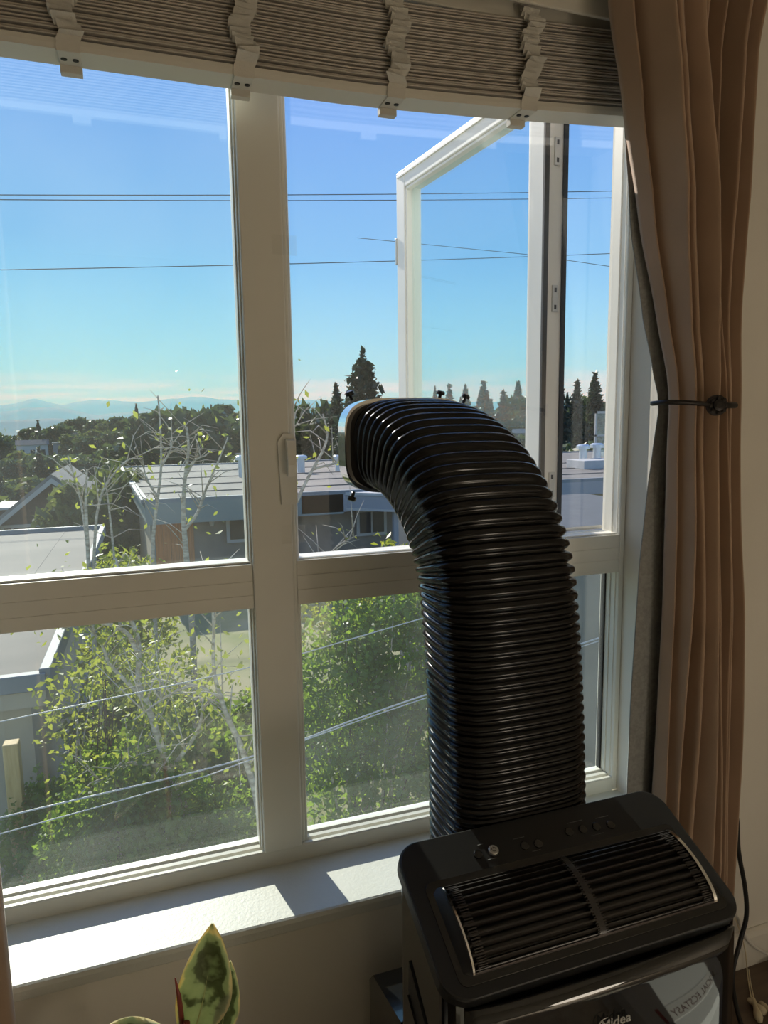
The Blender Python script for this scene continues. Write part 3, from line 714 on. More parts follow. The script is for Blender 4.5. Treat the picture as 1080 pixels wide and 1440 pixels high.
for (a, b_) in (((1.272, -.262, .012), (1.238, -.312, .010)), ((1.262, -.258, .010), (1.268, -.300, .009)), ((1.28, -.275, .011), (1.285, -.325, .010))):
    a, b_ = Vector(a), Vector(b_); tube('tassel', [a+(b_-a)*k/6 for k in range(7)], [.0045, .006, .0055, .0065, .009, .0098, .006], M['tassel'], tas, 12)

# added unseen warm lamp standing on the floor in the room behind the photographer
fl_ = empty('fill_globe', (1.55, -2.75, 0)); tag(fl_, 'added round glowing globe, a warm lamp on the floor behind the photographer', 'fill_light')
m = bpy.data.materials.new('warm_fill'); m.use_nodes = True; t = m.node_tree; t.nodes.clear(); o_ = t.nodes.new('ShaderNodeOutputMaterial'); em = t.nodes.new('ShaderNodeEmission')
em.inputs[0].default_value = (1, .87, .70, 1); em.inputs[1].default_value = FILL; t.links.new(em.outputs[0], o_.inputs[0])
v_, f_ = [], []
for i in range(17):
    ph = math.pi*(.06+.88*i/16); r_ = .22*math.sin(ph)*(1+.012*(i % 2))
    for k in range(28): a = 2*math.pi*k/28; v_.append((1.55+r_*math.cos(a), -2.75+r_*math.sin(a), .36-.24*math.cos(ph)))
f_ = [(i*28+k, i*28+(k+1) % 28, (i+1)*28+(k+1) % 28, (i+1)*28+k) for i in range(16) for k in range(28)]
pydata('glow_globe', v_, f_, m, fl_, True)
for k in range(3):
    a = 2*math.pi*k/3; tube('foot', [(1.55+.13*math.cos(a), -2.75+.13*math.sin(a), .021), (1.55+.04*math.cos(a), -2.75+.04*math.sin(a), .14)], .006, M['iron'], fl_)

# things on the floor in front of the air conditioner, seen only mirrored in its glossy panel
rg = box('floor_rug', -1.5, 2.2, -3.9, -1.12, 0, .02, M['rug'], None, .008); tag(rg, 'beige shaggy rug on the floor, mirrored in the glossy front panel', 'rug')
v_, f_ = [], []
NXB, NYB = 30, 16
for j in range(NYB+1):
    for i in range(NXB+1):
        x = .95+.62*i/NXB; y = -1.30+.24*j/NYB
        h = .10*(min(1, 4*min(i/NXB, 1-i/NXB))*min(1, 3*min(j/NYB, 1-j/NYB)))**.5
        v_.append((x, y, .021+h*(1+.16*math.sin(x*31+y*18)+.10*math.sin(x*13-y*37))))
f_ = [(j*(NXB+1)+i, j*(NXB+1)+i+1, (j+1)*(NXB+1)+i+1, (j+1)*(NXB+1)+i) for j in range(NYB) for i in range(NXB)]
tag(pydata('folded_sheet', v_, f_, M['whitecloth'], None, True), 'white folded sheet mirrored in the air conditioner front', 'sheet')
bn = empty('storage_bin', (1.02, -.94, 0)); tag(bn, 'white rounded bin with a printed paper label, mirrored in the black panel', 'bin')
pln = rrect(.86, 1.18, -1.04, -.82, .05, 6); n = len(pln)
v_ = [(x, y, 0) for x, y in pln]+[(1.02+(x-1.02)*1.05, -.93+(y+.93)*1.05, .20) for x, y in pln]+[(1.02+(x-1.02)*.98, -.93+(y+.93)*.98, .215) for x, y in pln]
f_ = [tuple(range(n))[::-1], tuple(range(2*n, 3*n))]+[(r*n+i, r*n+(i+1) % n, (r+1)*n+(i+1) % n, (r+1)*n+i) for r in (0, 1) for i in range(n)]
pydata('tub', v_, f_, M['bin'], bn)
lb = box('label', .90, 1.14, -.900, -.862, .2152, .2165, M['paper'], bn)
text_mesh('label_text', 'SOCIAL ECSTASY', .026, M['ink'], (1.125, -.868, .2167), (0, 0, math.pi), lb, .0002, width=.98)
box('label_tab', .90, .908, -.903, -.862, .2165, .2172, M['red'], lb)

# ================================================================== outdoors
def lerp_tab(tab, y):
    if y <= tab[0][0]: return tab[0][1]
    for (a, p), (b_, q) in zip(tab, tab[1:]):
        if a <= y <= b_:
            t = (y-a)/(b_-a); return p+(q-p)*t
    return tab[-1][1]
GT = [(0, -4.6), (6, -4.5), (12, -4.4), (20, -4.5), (30, -5.0), (45, -7.5), (100, -14), (160, -13), (240, -8), (330, -3.5), (420, -2.5), (600, -5), (800, -18), (1000, -46), (1300, -60)]
def gz(x, y):
    z = lerp_tab(GT, y)
    a = x/max(y, 1)
    if y > 60:                       # the far hill is lower towards the sound
        k = min(1, (y-60)/200); z += k*(-4.5*max(0, min(1, (-.06-a)/.12))+3.0*max(0, min(1, (a-.35)/.3)))
    return z+.25*math.sin(x*.11+y*.07)*min(1, max(0, y-20)/30)
ys = [.16, 2, 4, 6, 8, 10, 12, 14, 17, 20, 24, 28, 33, 40, 48, 58, 70, 85, 100, 120, 140, 160, 185, 210, 240, 270, 300, 330, 370, 420, 480, 540, 600, 680, 760, 850, 950, 1050, 1200]
fr_ = [-1.6+.075*k for k in range(44)]
v_ = [(a*(y+12), y, gz(a*(y+12), y)) for y in ys for a in fr_]; W_ = len(fr_)
f_ = [(j*W_+i, j*W_+i+1, (j+1)*W_+i+1, (j+1)*W_+i) for j in range(len(ys)-1) for i in range(W_-1)]
gr_o = pydata('ground', v_, f_, M['ground'], None, True); gr_o['kind'] = 'structure'
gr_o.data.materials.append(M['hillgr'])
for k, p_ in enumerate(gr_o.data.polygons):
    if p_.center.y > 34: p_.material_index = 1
wt = pydata('sea', [(-6000, 700, -45), (6000, 700, -45), (6000, 9000, -45), (-6000, 9000, -45)], [(0, 1, 2, 3)], M['water']); tag(wt, 'strip of pale sea water below the far mountains', 'water', kind='stuff')
def ridge(name, y, tab, seed, depth, rough_, label):
    rnd = random.Random(seed); ph = [rnd.uniform(0, 6.28) for _ in range(6)]
    v, f = [], []; xs = [-.45+k*.008 for k in range(190)]; RW = 7
    for a in xs:
        h = lerp_tab(tab, a)
        h += rough_*(.5*math.sin(a*55+ph[0])+.3*math.sin(a*121+ph[1])+.2*math.sin(a*260+ph[2]))
        for r in range(RW):
            t = r/(RW-1); v.append((a*y*1.02, y-depth*(1-t), -46+(h+46)*t**1.2*(1+.06*math.sin(a*300+r*2+ph[3])*(t < 1))))
    n_ = len(xs); f = [(i*RW+r, (i+1)*RW+r, (i+1)*RW+r+1, i*RW+r+1) for i in range(n_-1) for r in range(RW-1)]
    k0 = len(v)
    for i, a in enumerate(xs): v.append((a*y*1.02, y+depth, -46))
    f += [(i*RW+RW-1, (i+1)*RW+RW-1, k0+i+1, k0+i) for i in range(n_-1)]
    return tag(pydata(name, v, f, M['mount'], None, True), label, 'mountain')
ridge('mountain_range', 6200, [(-.4, 120), (-.20, 130), (-.155, 165), (-.13, 205), (-.10, 165), (-.06, 195), (-.02, 175), (.02, 195), (.06, 215), (.10, 200), (.2, 190), (.6, 150), (1, 120)], 5, 900, 12, 'highest pale blue mountain range along the horizon')
ridge('mountain_range', 4700, [(-.4, 60), (-.2, 70), (-.14, 100), (-.11, 105), (-.06, 60), (0, 75), (.06, 60), (.2, 60), (1, 40)], 8, 600, 8, 'lower blue foothills in front of the high range')
ridge('shore_hills', 3300, [(-.4, 18), (-.16, 20), (-.11, 26), (-.04, 20), (.1, 16), (1, 12)], 9, 300, 3, 'low wooded shore across the water')
hz = bpy.data.materials.new('haze'); hz.use_nodes = True; t = hz.node_tree; t.nodes.clear()
o_ = t.nodes.new('ShaderNodeOutputMaterial'); vsn = t.nodes.new('ShaderNodeVolumeScatter'); vsn.inputs['Color'].default_value = (.10, .50, 1, 1); vsn.inputs['Density'].default_value = .00055; vsn.inputs['Anisotropy'].default_value = .1
t.links.new(vsn.outputs[0], o_.inputs['Volume'])
hb_ = box('sea_haze', -5000, 6500, 1350, 7300, -60, 330, hz); tag(hb_, 'thin blue haze hanging over the sound before the mountains', 'haze', kind='stuff')

# ---- leaf clouds and conifers as shared meshes
def quads_mesh(name, cen, nrm_rand, size, m, seed, aspect=1.4, droop=0):
    rs_ = np.random.RandomState(seed); n = len(cen)
    d1 = rs_.normal(size=(n, 3)); d1 /= np.linalg.norm(d1, axis=1)[:, None]
    d2 = rs_.normal(size=(n, 3)); d2 -= d1*np.sum(d1*d2, axis=1)[:, None]; d2 /= np.linalg.norm(d2, axis=1)[:, None]
    s = size*(.6+.8*rs_.rand(n))[:, None]
    d3 = np.cross(d1, d2)
    V_ = np.empty((n, 4, 3)); V_[:, 0] = cen-d1*s*aspect*.5; V_[:, 1] = cen-d2*s*.36+d3*s*.10; V_[:, 2] = cen+d1*s*aspect*.5; V_[:, 3] = cen+d2*s*.36+d3*s*.10
    me = bpy.data.meshes.new(name); me.vertices.add(4*n); me.vertices.foreach_set('co', V_.ravel())
    me.loops.add(4*n); me.loops.foreach_set('vertex_index', np.arange(4*n)); me.polygons.add(n)
    me.polygons.foreach_set('loop_start', np.arange(0, 4*n, 4)); me.update(calc_edges=True); me.materials.append(m)
    return me
def blob_points(blobs, n, seed, shell=.55):
    rs_ = np.random.RandomState(seed); vol = np.array([b_[3]*b_[4]*b_[5] for b_ in blobs]); k = rs_.choice(len(blobs), n, p=vol/vol.sum())
    B = np.array(blobs); d = rs_.normal(size=(n, 3)); d /= np.linalg.norm(d, axis=1)[:, None]; r = (shell**3+(1-shell**3)*rs_.rand(n))**(1/3)
    r *= 1+.18*np.sin(d[:, 0]*9+k)*np.cos(d[:, 2]*8+2*k)
    return B[k, :3]+d*B[k, 3:]*r[:, None]
def crown_mesh(name, seed, m, n=1500, size=.11):
    """unit crown: about 1 wide and 1 tall from z=0"""
    r_ = random.Random(seed); bl_ = [(0, 0, .5, .36, .36, .40)]
    for k in range(9):
        a = r_.uniform(0, 6.28); q = r_.uniform(.15, .34); bl_.append((q*math.cos(a), q*math.sin(a), r_.uniform(.25, .85), r_.uniform(.14, .24), r_.uniform(.14, .24), r_.uniform(.11, .2)))
    return quads_mesh(name, blob_points(bl_, n, seed), 0, size, m, seed)
def conifer_mesh(name, seed, m, n=1500, spread=.22, taper=.85, ragged=.3, size=.055, tiers=15):
    """unit evergreen: tiers of drooping sprays round a trunk, height 1"""
    rs_ = np.random.RandomState(seed); t_ = 1-np.sqrt(1-rs_.rand(n)*.995); a_ = rs_.rand(n)*2*np.pi
    tier = np.floor(t_*tiers); ph = rs_.rand(tiers+1)*6.28
    lob = 1+ragged*(.6*np.sin(3*a_+ph[tier.astype(int)])+.5*np.sin(5*a_+2*ph[tier.astype(int)]))
    fr2 = t_*tiers-tier                                    # 0 at the bottom of a tier of boughs, 1 at its top
    rr = spread*((1-t_)**taper)*lob*(.52+.55*(1-fr2))*np.sqrt(.2+.8*rs_.rand(n))+.006
    z_ = .05+.95*t_-.30*rr+.006*rs_.normal(size=n)
    c_ = np.stack([rr*np.cos(a_), rr*np.sin(a_), np.minimum(z_, .995)], 1)
    c_ = np.concatenate([c_, np.stack([.004*rs_.normal(size=40), .004*rs_.normal(size=40), .86+.14*rs_.rand(40)], 1)])
    me = quads_mesh(name, c_, 0, size, m, seed, 1.7)
    return me
crowns = [crown_mesh('crown', 31+k, M['crown']) for k in range(4)]; crowns2 = [crown_mesh('crown', 51+k, M['crown2']) for k in range(3)]
conifers = [conifer_mesh('conifer', 71, M['needle'], n=2000, spread=.27, taper=1.0, size=.045), conifer_mesh('conifer', 72, M['needle'], n=2000, spread=.24, taper=1.05, ragged=.4, size=.045, tiers=12), conifer_mesh('conifer', 73, M['needle'], n=2000, spread=.22, taper=.9, ragged=.4, size=.045, tiers=18)]
def put(name, me, x, y, w_, h, rz, label, cat, group=None, z=None):
    o = bpy.data.objects.new(name, me); col.objects.link(o); o.location = (x, y, gz(x, y)-.3 if z is None else z); o.scale = (w_, w_, h); o.rotation_euler.z = rz
    return tag(o, label, cat, group)
rnd = random.Random(12)
# wooded valley and far hillside
cnt = 0
for y0, y1, n_, hmin, hmax in ((62, 95, 26, 6, 9), (95, 140, 44, 7, 11), (140, 200, 60, 8, 12), (200, 270, 66, 8, 12), (270, 360, 70, 8, 12)):
    for k in range(n_):
        y = rnd.uniform(y0, y1); a = -.30+1.12*(k+rnd.random())/n_; x = a*y
        ridge_ = y > 270
        tall = 1+(.45 if a > .33 and y > 200 else (.2 if a > -.08 and y > 200 else 0))
        if (.30 < a < .36) and y < 95: continue
        q = rnd.random(); h = rnd.uniform(hmin, hmax)*tall
        pc = .2 if a < .16 else .55
        zone = 'above the shingled gable' if a < -.03 else 'above the long flat roof' if a < .17 else 'around the tallest conifer' if a < .38 else 'behind the open sash' if a < .6 else 'beyond the roof flues'
        depth_ = 'deep in the valley' if y < 140 else 'midway up the far slope' if y < 250 else 'along the far skyline'
        if q < pc:
            put('conifer_tree', rnd.choice(conifers), x, y, h*rnd.uniform(1.0, 1.35), h*rnd.uniform(1.0, 1.35), rnd.uniform(0, 6.28), 'dark evergreen %s, %s' % (depth_, zone), 'tree', 'evergreens %s %s' % (depth_, zone))
        elif q < .84:
            put('broadleaf_tree', rnd.choice(crowns), x, y, h*rnd.uniform(1.0, 1.4), h*rnd.uniform(.75, 1.0), rnd.uniform(0, 6.28), 'dark rounded tree %s, %s' % (depth_, zone), 'tree', 'dark round trees %s %s' % (depth_, zone))
        else:
            put('broadleaf_tree', rnd.choice(crowns2), x, y, h*rnd.uniform(.9, 1.2), h*rnd.uniform(.65, .85), rnd.uniform(0, 6.28), 'bright green rounded tree %s, %s' % (depth_, zone), 'tree', 'bright round trees %s %s' % (depth_, zone))
for k, (a, y, w_, h, kind, lab) in enumerate(((.195, 120, 15, 18, 0, 'dark grove tree in the opening, first from the window post'), (.222, 128, 16, 20.5, 0, 'dark grove tree in the opening, second from the window post'), (.25, 118, 15, 18, 0, 'dark grove tree in the opening, third from the window post'), (.268, 125, 15, 20, 1, 'pointed evergreen beside the tallest conifer, towards the post'),
        (.345, 135, 17, 19, 1, 'slim evergreen between the tallest conifer and the sash'), (.40, 170, 22, 25, 1, 'tall evergreen behind the sash glass, nearest its outer stile'), (.43, 165, 20, 22, 1, 'second evergreen from the outer stile behind the sash glass'), (.455, 172, 22, 26, 1, 'third evergreen from the outer stile behind the sash glass'), (.485, 168, 22, 24, 1, 'evergreen in the middle behind the sash glass'),
        (.515, 175, 24, 27, 1, 'tall evergreen behind the sash glass close to the hinge stile'), (.55, 170, 22, 24, 1, 'evergreen hidden partly by the hinge stile'), (.625, 165, 24, 25, 1, 'evergreen beyond the roof flues, close to the hinge stile'), (.655, 170, 24, 28, 1, 'tallest evergreen beyond the roof flues'), (.69, 165, 24, 27, 1, 'broad evergreen beyond the roof screen'), (.725, 170, 26, 29, 1, 'tall evergreen just beside the window jamb'))):
    x = a*(y+1.35); h *= .88 if a > .38 else 1
    put('conifer_tree' if kind else 'broadleaf_tree', conifers[k % 3] if kind else crowns[k % 4], x, y, w_, h, k*1.3, lab, 'tree', z=gz(x, y)-1.0)
# landmark trees
bigc = conifer_mesh('giant_conifer', 91, M['needle'], n=7500, spread=.26, taper=.68, ragged=.4, size=.034, tiers=17)
put('giant_conifer', bigc, 28.6, 90, 21, 21.5, .4, 'tallest dark conifer rising above the horizon by the hose end', 'tree', z=-10.5)
put('conifer_tree', conifers[0], 30.8, 112, 15, 17, 1.0, 'pointed evergreen standing just beside the tallest conifer', 'tree', z=-9.5)
put('conifer_tree', conifers[1], 29.4, 99, 14, 14.5, 2.0, 'shorter evergreen in the shadow side of the tallest conifer', 'tree', z=-9.5)
put('broadleaf_tree', crowns[1], 2.0, 118, 15, 13.5, .7, 'tall round-topped pine breaking the skyline over the flat roof', 'tree', z=-9.2)
put('broadleaf_tree', crowns[2], 8.2, 118, 13, 14, 2.1, 'dark round tree on the skyline beside the window post', 'tree', z=-9.8)
# yellow-green trees near the houses
for (x, y, w_, h, z, lab) in ((-2.6, 30, 3.6, 4.2, -5.2, 'yellow-green tree between the shingled gable and the flat roof'), (-1.0, 33, 3.4, 4.6, -5.4, 'yellow-green tree close by the end wall of the flat roofed house'), (-9.5, 50, 6, 5, -8.6, 'bright green tree behind the shingled gable house'), (-12.5, 62, 6.5, 5.5, -10, 'soft green tree below the far cream houses')):
    put('garden_tree', crowns2[int(abs(x)*3) % 3], x, y, w_, h, x, lab, 'tree', z=z)

# ---- far houses
def house(x, y, w_, d, h, rh, rz, wall, roof, label, flat=False):
    w_, d, rh = w_*(.85 if y > 200 else .62), d*.62, rh*.62; h = h*.8
    e = empty('house', (x, y, gz(x, y)-.2)); e.rotation_euler.z = rz
    def add(name, v, f, m, par=e):
        me = bpy.data.meshes.new(name); me.from_pydata(v, [], f); me.materials.append(m); o = bpy.data.objects.new(name, me); col.objects.link(o); o.parent = par; return o
    def bx_(x0, x1, y0, y1, z0, z1): return [(x0, y0, z0), (x1, y0, z0), (x1, y1, z0), (x0, y1, z0), (x0, y0, z1), (x1, y0, z1), (x1, y1, z1), (x0, y1, z1)]
    BF = [(0, 3, 2, 1), (4, 5, 6, 7), (0, 1, 5, 4), (1, 2, 6, 5), (2, 3, 7, 6), (3, 0, 4, 7)]
    wl = add('wall', bx_(-w_/2, w_/2, -d/2, d/2, 0, h), BF, wall)
    if flat: add('roof', bx_(-w_/2-.3, w_/2+.3, -d/2-.3, d/2+.3, h, h+.35), BF, roof)
    else: add('roof', [(-w_/2-.4, -d/2-.4, h-.1), (w_/2+.4, -d/2-.4, h-.1), (w_/2+.4, d/2+.4, h-.1), (-w_/2-.4, d/2+.4, h-.1), (-w_/2-.4, 0, h+rh), (w_/2+.4, 0, h+rh)], [(0, 3, 2, 1), (0, 1, 5, 4), (2, 3, 4, 5), (1, 2, 5), (3, 0, 4)], roof)
    for k in range(3):
        xx = -w_/2+w_*(k+.5)/3; add('window', bx_(xx-.6, xx+.6, -d/2-.06, -d/2+.02, h*.4, h*.75), BF, M['winglass'])
    return tag(e, label, 'house')
house(-33, 235, 10, 8, 8, 2.2, .1, M['housewhite'], M['roofdark'], 'cream house with dark roof on the hilltop near the water')
house(-21, 230, 13, 8, 6.5, 0, .05, M['housegrey'], M['roofpale'], 'long low house with bright flat roof on the hilltop', True)
house(-26, 250, 9, 8, 8.5, 2.4, -.2, M['houseblue'], M['roofdark'], 'blue-grey gabled house behind the long bright roof')
house(-30, 180, 12, 9, 4.2, 1.6, .15, M['housetan'], M['roofpale'], 'tan house with pale hipped roof above the round trees')
house(-24, 140, 9, 7, 4.0, 1.5, -.1, M['housewhite'], M['roofpale'], 'white cottage with pale roof half hidden in valley trees')
house(-13, 120, 8, 7, 3.8, 1.6, .3, M['housegrey'], M['roofpale'], 'small grey house with pale roof behind the shingled gable')
house(-16.5, 95, 7, 6, 3.4, 1.8, .5, M['housewhite'], M['roofgrey'], 'small white house with grey gable in the valley')
house(-12.0, 72, 7, 6, 3.0, 1.6, .2, M['housegrey'], M['roofpale'], 'grey house with pale roof just beyond the shingled gable')
house(-3.0, 78, 6, 6, 3.4, 2.0, 1.2, M['housegrey'], M['roofgrey'], 'little gabled house between trees behind the flat roof')
house(24, 180, 10, 8, 5, 1.8, 0, M['housewhite'], M['roofgrey'], 'white house in the trees beyond the hose end')
house(110, 190, 10, 8, 8, 2, .2, M['housegrey'], M['roofpale'], 'pale grey house high in the evergreens beyond the roof vents')
house(118, 175, 12, 8, 4.5, 2, .3, M['housewhite'], M['roofpale'], 'white house under the evergreens beyond the roof vents')

# ---- shingled gable house
gh = empty('gable_house', (-5.0, 41, -7)); tag(gh, 'dark brown shingled house with a steep white-trimmed gable', 'house')
gx, gy = -4.65, 38.0
prism('gable_wall', [(gx-2.75, -7), (gx+2.3, -7), (gx+2.3, -3.45), (gx, -1.62), (gx-2.75, -3.75)], 'y', gy, gy+8, M['shingle'], gh)
for s, xe, ze in ((-1, -3.25, -4.05), (1, 2.6, -3.6)):
    dx, dz = xe, ze+1.4
    p0, p1 = (gx, -1.40), (gx+xe, ze); nl = Vector((-(p1[1]-p0[1]), p1[0]-p0[0])).normalized(); nl = nl if nl.y > 0 else -nl
    prism('roof_slope', [p0, p1, (p1[0]+nl.x*.2, p1[1]+nl.y*.2), (p0[0], p0[1]+.26)], 'y', gy-.7, gy+8.5, M['roofgrey'], gh)
    prism('barge_board', [(p0[0], p0[1]+.05), (p1[0], p1[1]+.05), (p1[0], p1[1]-.20), (p0[0], p0[1]-.22)], 'y', gy-.78, gy-.70, M['trimwhite'], gh)
box('string_course', gx-2.8, gx+2.35, gy-.08, gy, -3.90, -3.74, M['trimwhite'], gh)
for x0, x1 in ((gx-2.7, gx-2.5), (gx-2.15, gx-2.05), (gx-.45, gx-.32), (gx+.62, gx+.75)): box('corner_board', x0, x1, gy-.07, gy, -6.9, -3.9, M['trimwhite'], gh)
wn = box('window', gx-.30, gx+.60, gy-.06, gy-.01, -5.2, -4.1, M['trimwhite'], gh); box('window_pane', gx-.18, gx+.48, gy-.08, gy-.05, -5.1, -4.22, M['winglass'], wn)
dm = prism('dormer', [(gx-3.1, -3.9), (gx-2.1, -3.9), (gx-2.1, -3.05), (gx-3.1, -3.05)], 'y', gy+1.0, gy+4, M['shingle'], gh); box('dormer_trim', gx-3.2, gx-2.0, gy+.9, gy+4.1, -3.05, -2.92, M['trimwhite'], gh)
box('dormer_post', gx-3.15, gx-3.0, gy+.92, gy+1.0, -3.9, -3.05, M['trimwhite'], gh)

# ---- near flat roof with membrane sheets
nr = empty('flat_roof_garage', (-4.5, 15, -4.6)); tag(nr, 'low building with worn pale flat roof beneath the shingled gable', 'building')
rx1 = -1.42; ry0, ry1, rz_ = 8.35, 21.9, -1.9
box('wall', -9.5, rx1-.25, ry0+.25, ry1-.2, -4.8, rz_-.12, M['stucco'], nr)
for k in range(8):
    x1 = rx1-.06-k*1.02; o = box('roof_sheet', x1-1.04, x1, ry0+.08, ry1-.08, rz_-.12, rz_-.02+.006*(k % 2), M['membrane2'], nr, .004, 1)
for nm, bs in (('coping', (-9.6, rx1, ry1-.12, ry1+.05, rz_-.2, rz_+.10)), ('coping', (rx1-.08, rx1+.06, ry0, ry1, rz_-.2, rz_+.08)), ('coping', (-9.6, rx1, ry0-.05, ry0+.10, rz_-.2, rz_+.03))): box(nm, *bs, M['flashing'], nr, .01, 1)
box('fascia', -9.55, rx1-.02, ry0-.02, ry0+.02, rz_-.42, rz_-.2, M['stucco'], nr)
# ---- long flat-roofed house
lh = empty('flat_roof_house', (9, 33, -6)); tag(lh, 'long low house with broad flat roof, sage fascia and cedar panel', 'house')
hx0, hx1, hy0, hy1, hz_ = -.9, 24, 23.6, 43.5, -1.3
LX = [(-.15, 23.6), (24, 23.6), (36, 43.5), (-1.5, 43.5)]
prism('roof_deck', [(-.15, 23.5), (24, 23.5), (36, 43.5), (-1.5, 43.5)], 'z', hz_-.25, hz_-.02, M['membrane'], lh)
for k, yy in enumerate((26.2, 29.4, 33.2, 37.6)): prism('roof_sheet_seam', [(-.3-.07*(yy-23.5), yy), (24, yy), (24, yy+.22), (-.3-.07*(yy-23.5), yy+.22)], 'z', hz_-.02, hz_+.02, M['membrane2'], lh)
for a, b_ in (((-.15, 23.5), (24, 23.5)), ((-.15, 23.5), (-1.5, 43.5)), ((-1.5, 43.5), (36, 43.5))):
    A, B_ = Vector((*a, 0)), Vector((*b_, 0)); d = (B_-A).normalized(); nn = Vector((-d.y, d.x, 0))*.12
    prism('coping', [tuple((A-nn)[:2]), tuple((B_-nn)[:2]), tuple((B_+nn)[:2]), tuple((A+nn)[:2])], 'z', hz_-.08, hz_+.06, M['flashing'], lh)
box('fascia', -.15, 6.9, 23.38, 23.5, hz_-.82, hz_-.08, M['fascia'], lh)
box('fascia', 9.4, 24, 23.38, 23.5, hz_-.62, hz_-.08, M['fascia2'], lh)
box('fascia', 5.3, 9.4, 23.38, 23.5, hz_-.75, hz_-.08, M['fascia2'], lh)
prism('fascia', [(-.15, 23.5), (-1.5, 43.5), (-1.42, 43.5), (-.07, 23.5)], 'z', hz_-.75, hz_-.08, M['fascia'], lh)
prism('wall', [(.05, 24.3), (24, 24.3), (35, 43), (-1.2, 43)], 'z', -6, hz_-.25, M['taupe'], lh)
prism('end_wall', [(.03, 24.28), (-1.23, 43), (-1.18, 43), (.08, 24.28)], 'z', -6, hz_-.30, M['stucco'], lh)
box('stucco_bay', 15.6, 24, 24.2, 24.32, -6, hz_-.25, M['stucco'], lh)
for k in range(5): box('cedar_board', .12+k*.27, .38+k*.27, 24.2, 24.3, -5.6, hz_-.75, M['cedar'], lh)
box('corner_post', -.02, .12, 24.18, 24.4, -6, hz_-.25, M['fascia'], lh)
for x0, x1, z0, z1 in ((2.75, 4.6, -2.95, -2.05), (7.75, 8.75, -3.05, -2.22), (16.7, 18.0, -2.75, -2.02)):
    wn = box('window', x0-.12, x1+.12, 24.14, 24.26, z0-.12, z1+.12, M['trimwhite'], lh)
    xm = (x0+x1)/2
    box('window_pane', x0, xm-.04, 24.12, 24.2, z0, z1, M['winglass'], wn); box('window_pane', xm+.04, x1, 24.12, 24.2, z0, z1, M['winglass'], wn)
lt = disc('porch_light', (2.12, 24.2, -2.12), (0, 0, -1), .09, .28, M['trimwhite'], lh, 12, .07)
# angled canopy
cp = prism('canopy', [(7.0, 23.4), (9.0, 21.8), (12.5, 21.8), (12.5, 23.6), (7.0, 23.6)], 'z', hz_-.62, hz_-.12, M['fascia2'], lh)
prism('canopy_top', [(6.95, 23.4), (8.98, 21.72), (12.6, 21.72), (12.6, 23.6), (6.95, 23.6)], 'z', hz_-.12, hz_-.02, M['concrete'], lh)
prism('canopy_drip', [(6.98, 23.4), (8.99, 21.76), (12.5, 21.76), (12.5, 23.6), (6.98, 23.6)], 'z', hz_-.70, hz_-.62, M['trimwhite'], lh)
box('canopy_post', 8.55, 8.75, 22.4, 22.6, -6, hz_-.62, M['fascia2'], lh)
# flues and plant on the roof
def flue(x, y, h, r_, lab):
    e = empty('roof_flue', (x, y, hz_)); tag(e, lab, 'flue')
    disc('pipe', (x, y, hz_-.02), (0, 0, 1), r_, h, M['galv'], e, 12); disc('cowl', (x, y, hz_+h*.82), (0, 0, 1), r_*1.7, h*.22, M['galv'], e, 12, r_*1.1)
flue(4.35, 32.5, 1.0, .17, 'galvanised flue on the flat roof, nearer the cedar panel'); flue(5.05, 32.5, 1.05, .17, 'galvanised flue on the flat roof, second from the cedar panel')
flue(7.6, 34, .85, .2, 'galvanised flue on the flat roof beside the window handle'); flue(9.6, 34, .8, .16, 'slim galvanised flue in the middle of the flat roof'); flue(10.9, 34, .8, .16, 'galvanised flue near the hose end')
flue(22.8, 31, 1.1, .22, 'tall galvanised flue on the roof plinth, first of three'); flue(23.7, 31, 1.15, .22, 'tall galvanised flue on the roof plinth, middle of three'); flue(24.6, 31, 1.2, .22, 'tall galvanised flue on the roof plinth, last of three')
tag(box('roof_plinth', 21.2, 24.6, 28.6, 30.2, hz_-.02, hz_+.42, M['concrete'], None, .02), 'low concrete plinth on the flat roof with flues behind', 'plinth')
gf = empty('roof_screen', (28.5, 36, hz_)); tag(gf, 'glass screen in a white frame standing on the flat roof', 'screen')
for x0, x1, z0, z1 in ((27.2, 27.32, 0, 3.0), (30.4, 30.52, 0, 3.0), (27.2, 30.5, 2.85, 3.0), (27.2, 30.5, 1.4, 1.5), (28.8, 28.9, 0, 3.0)): box('frame_bar', x0, x1, 36, 36.1, hz_+z0, hz_+z1, M['trimwhite'], gf)
box('pane', 27.3, 28.8, 36.03, 36.06, hz_+.1, hz_+2.85, M['glass_out'], gf); box('pane', 28.9, 30.4, 36.03, 36.06, hz_+.1, hz_+2.85, M['glass_out'], gf)
# our own neighbour: dark wing seen through the low right pane
tag(box('neighbour_wing', 4.9, 9.5, 3.2, 12, -4.8, -.38, M['slate'], None, .02), 'dark grey wall of the next wing beyond the low pane by the curtain', 'building')
# ---- yard
tag(box('gravel_path', -9, -1.2, 9.5, 24, -4.5, -4.34, M['gravel'], None, .02, 1), 'grey gravel strip in the yard below the flat roof', 'path', kind='structure')
tag(box('concrete_kerb', .35, 3.6, 11.65, 11.95, -4.6, -4.18, M['concrete'], None, .03), 'pale concrete kerb edging the dry grass bank', 'kerb')

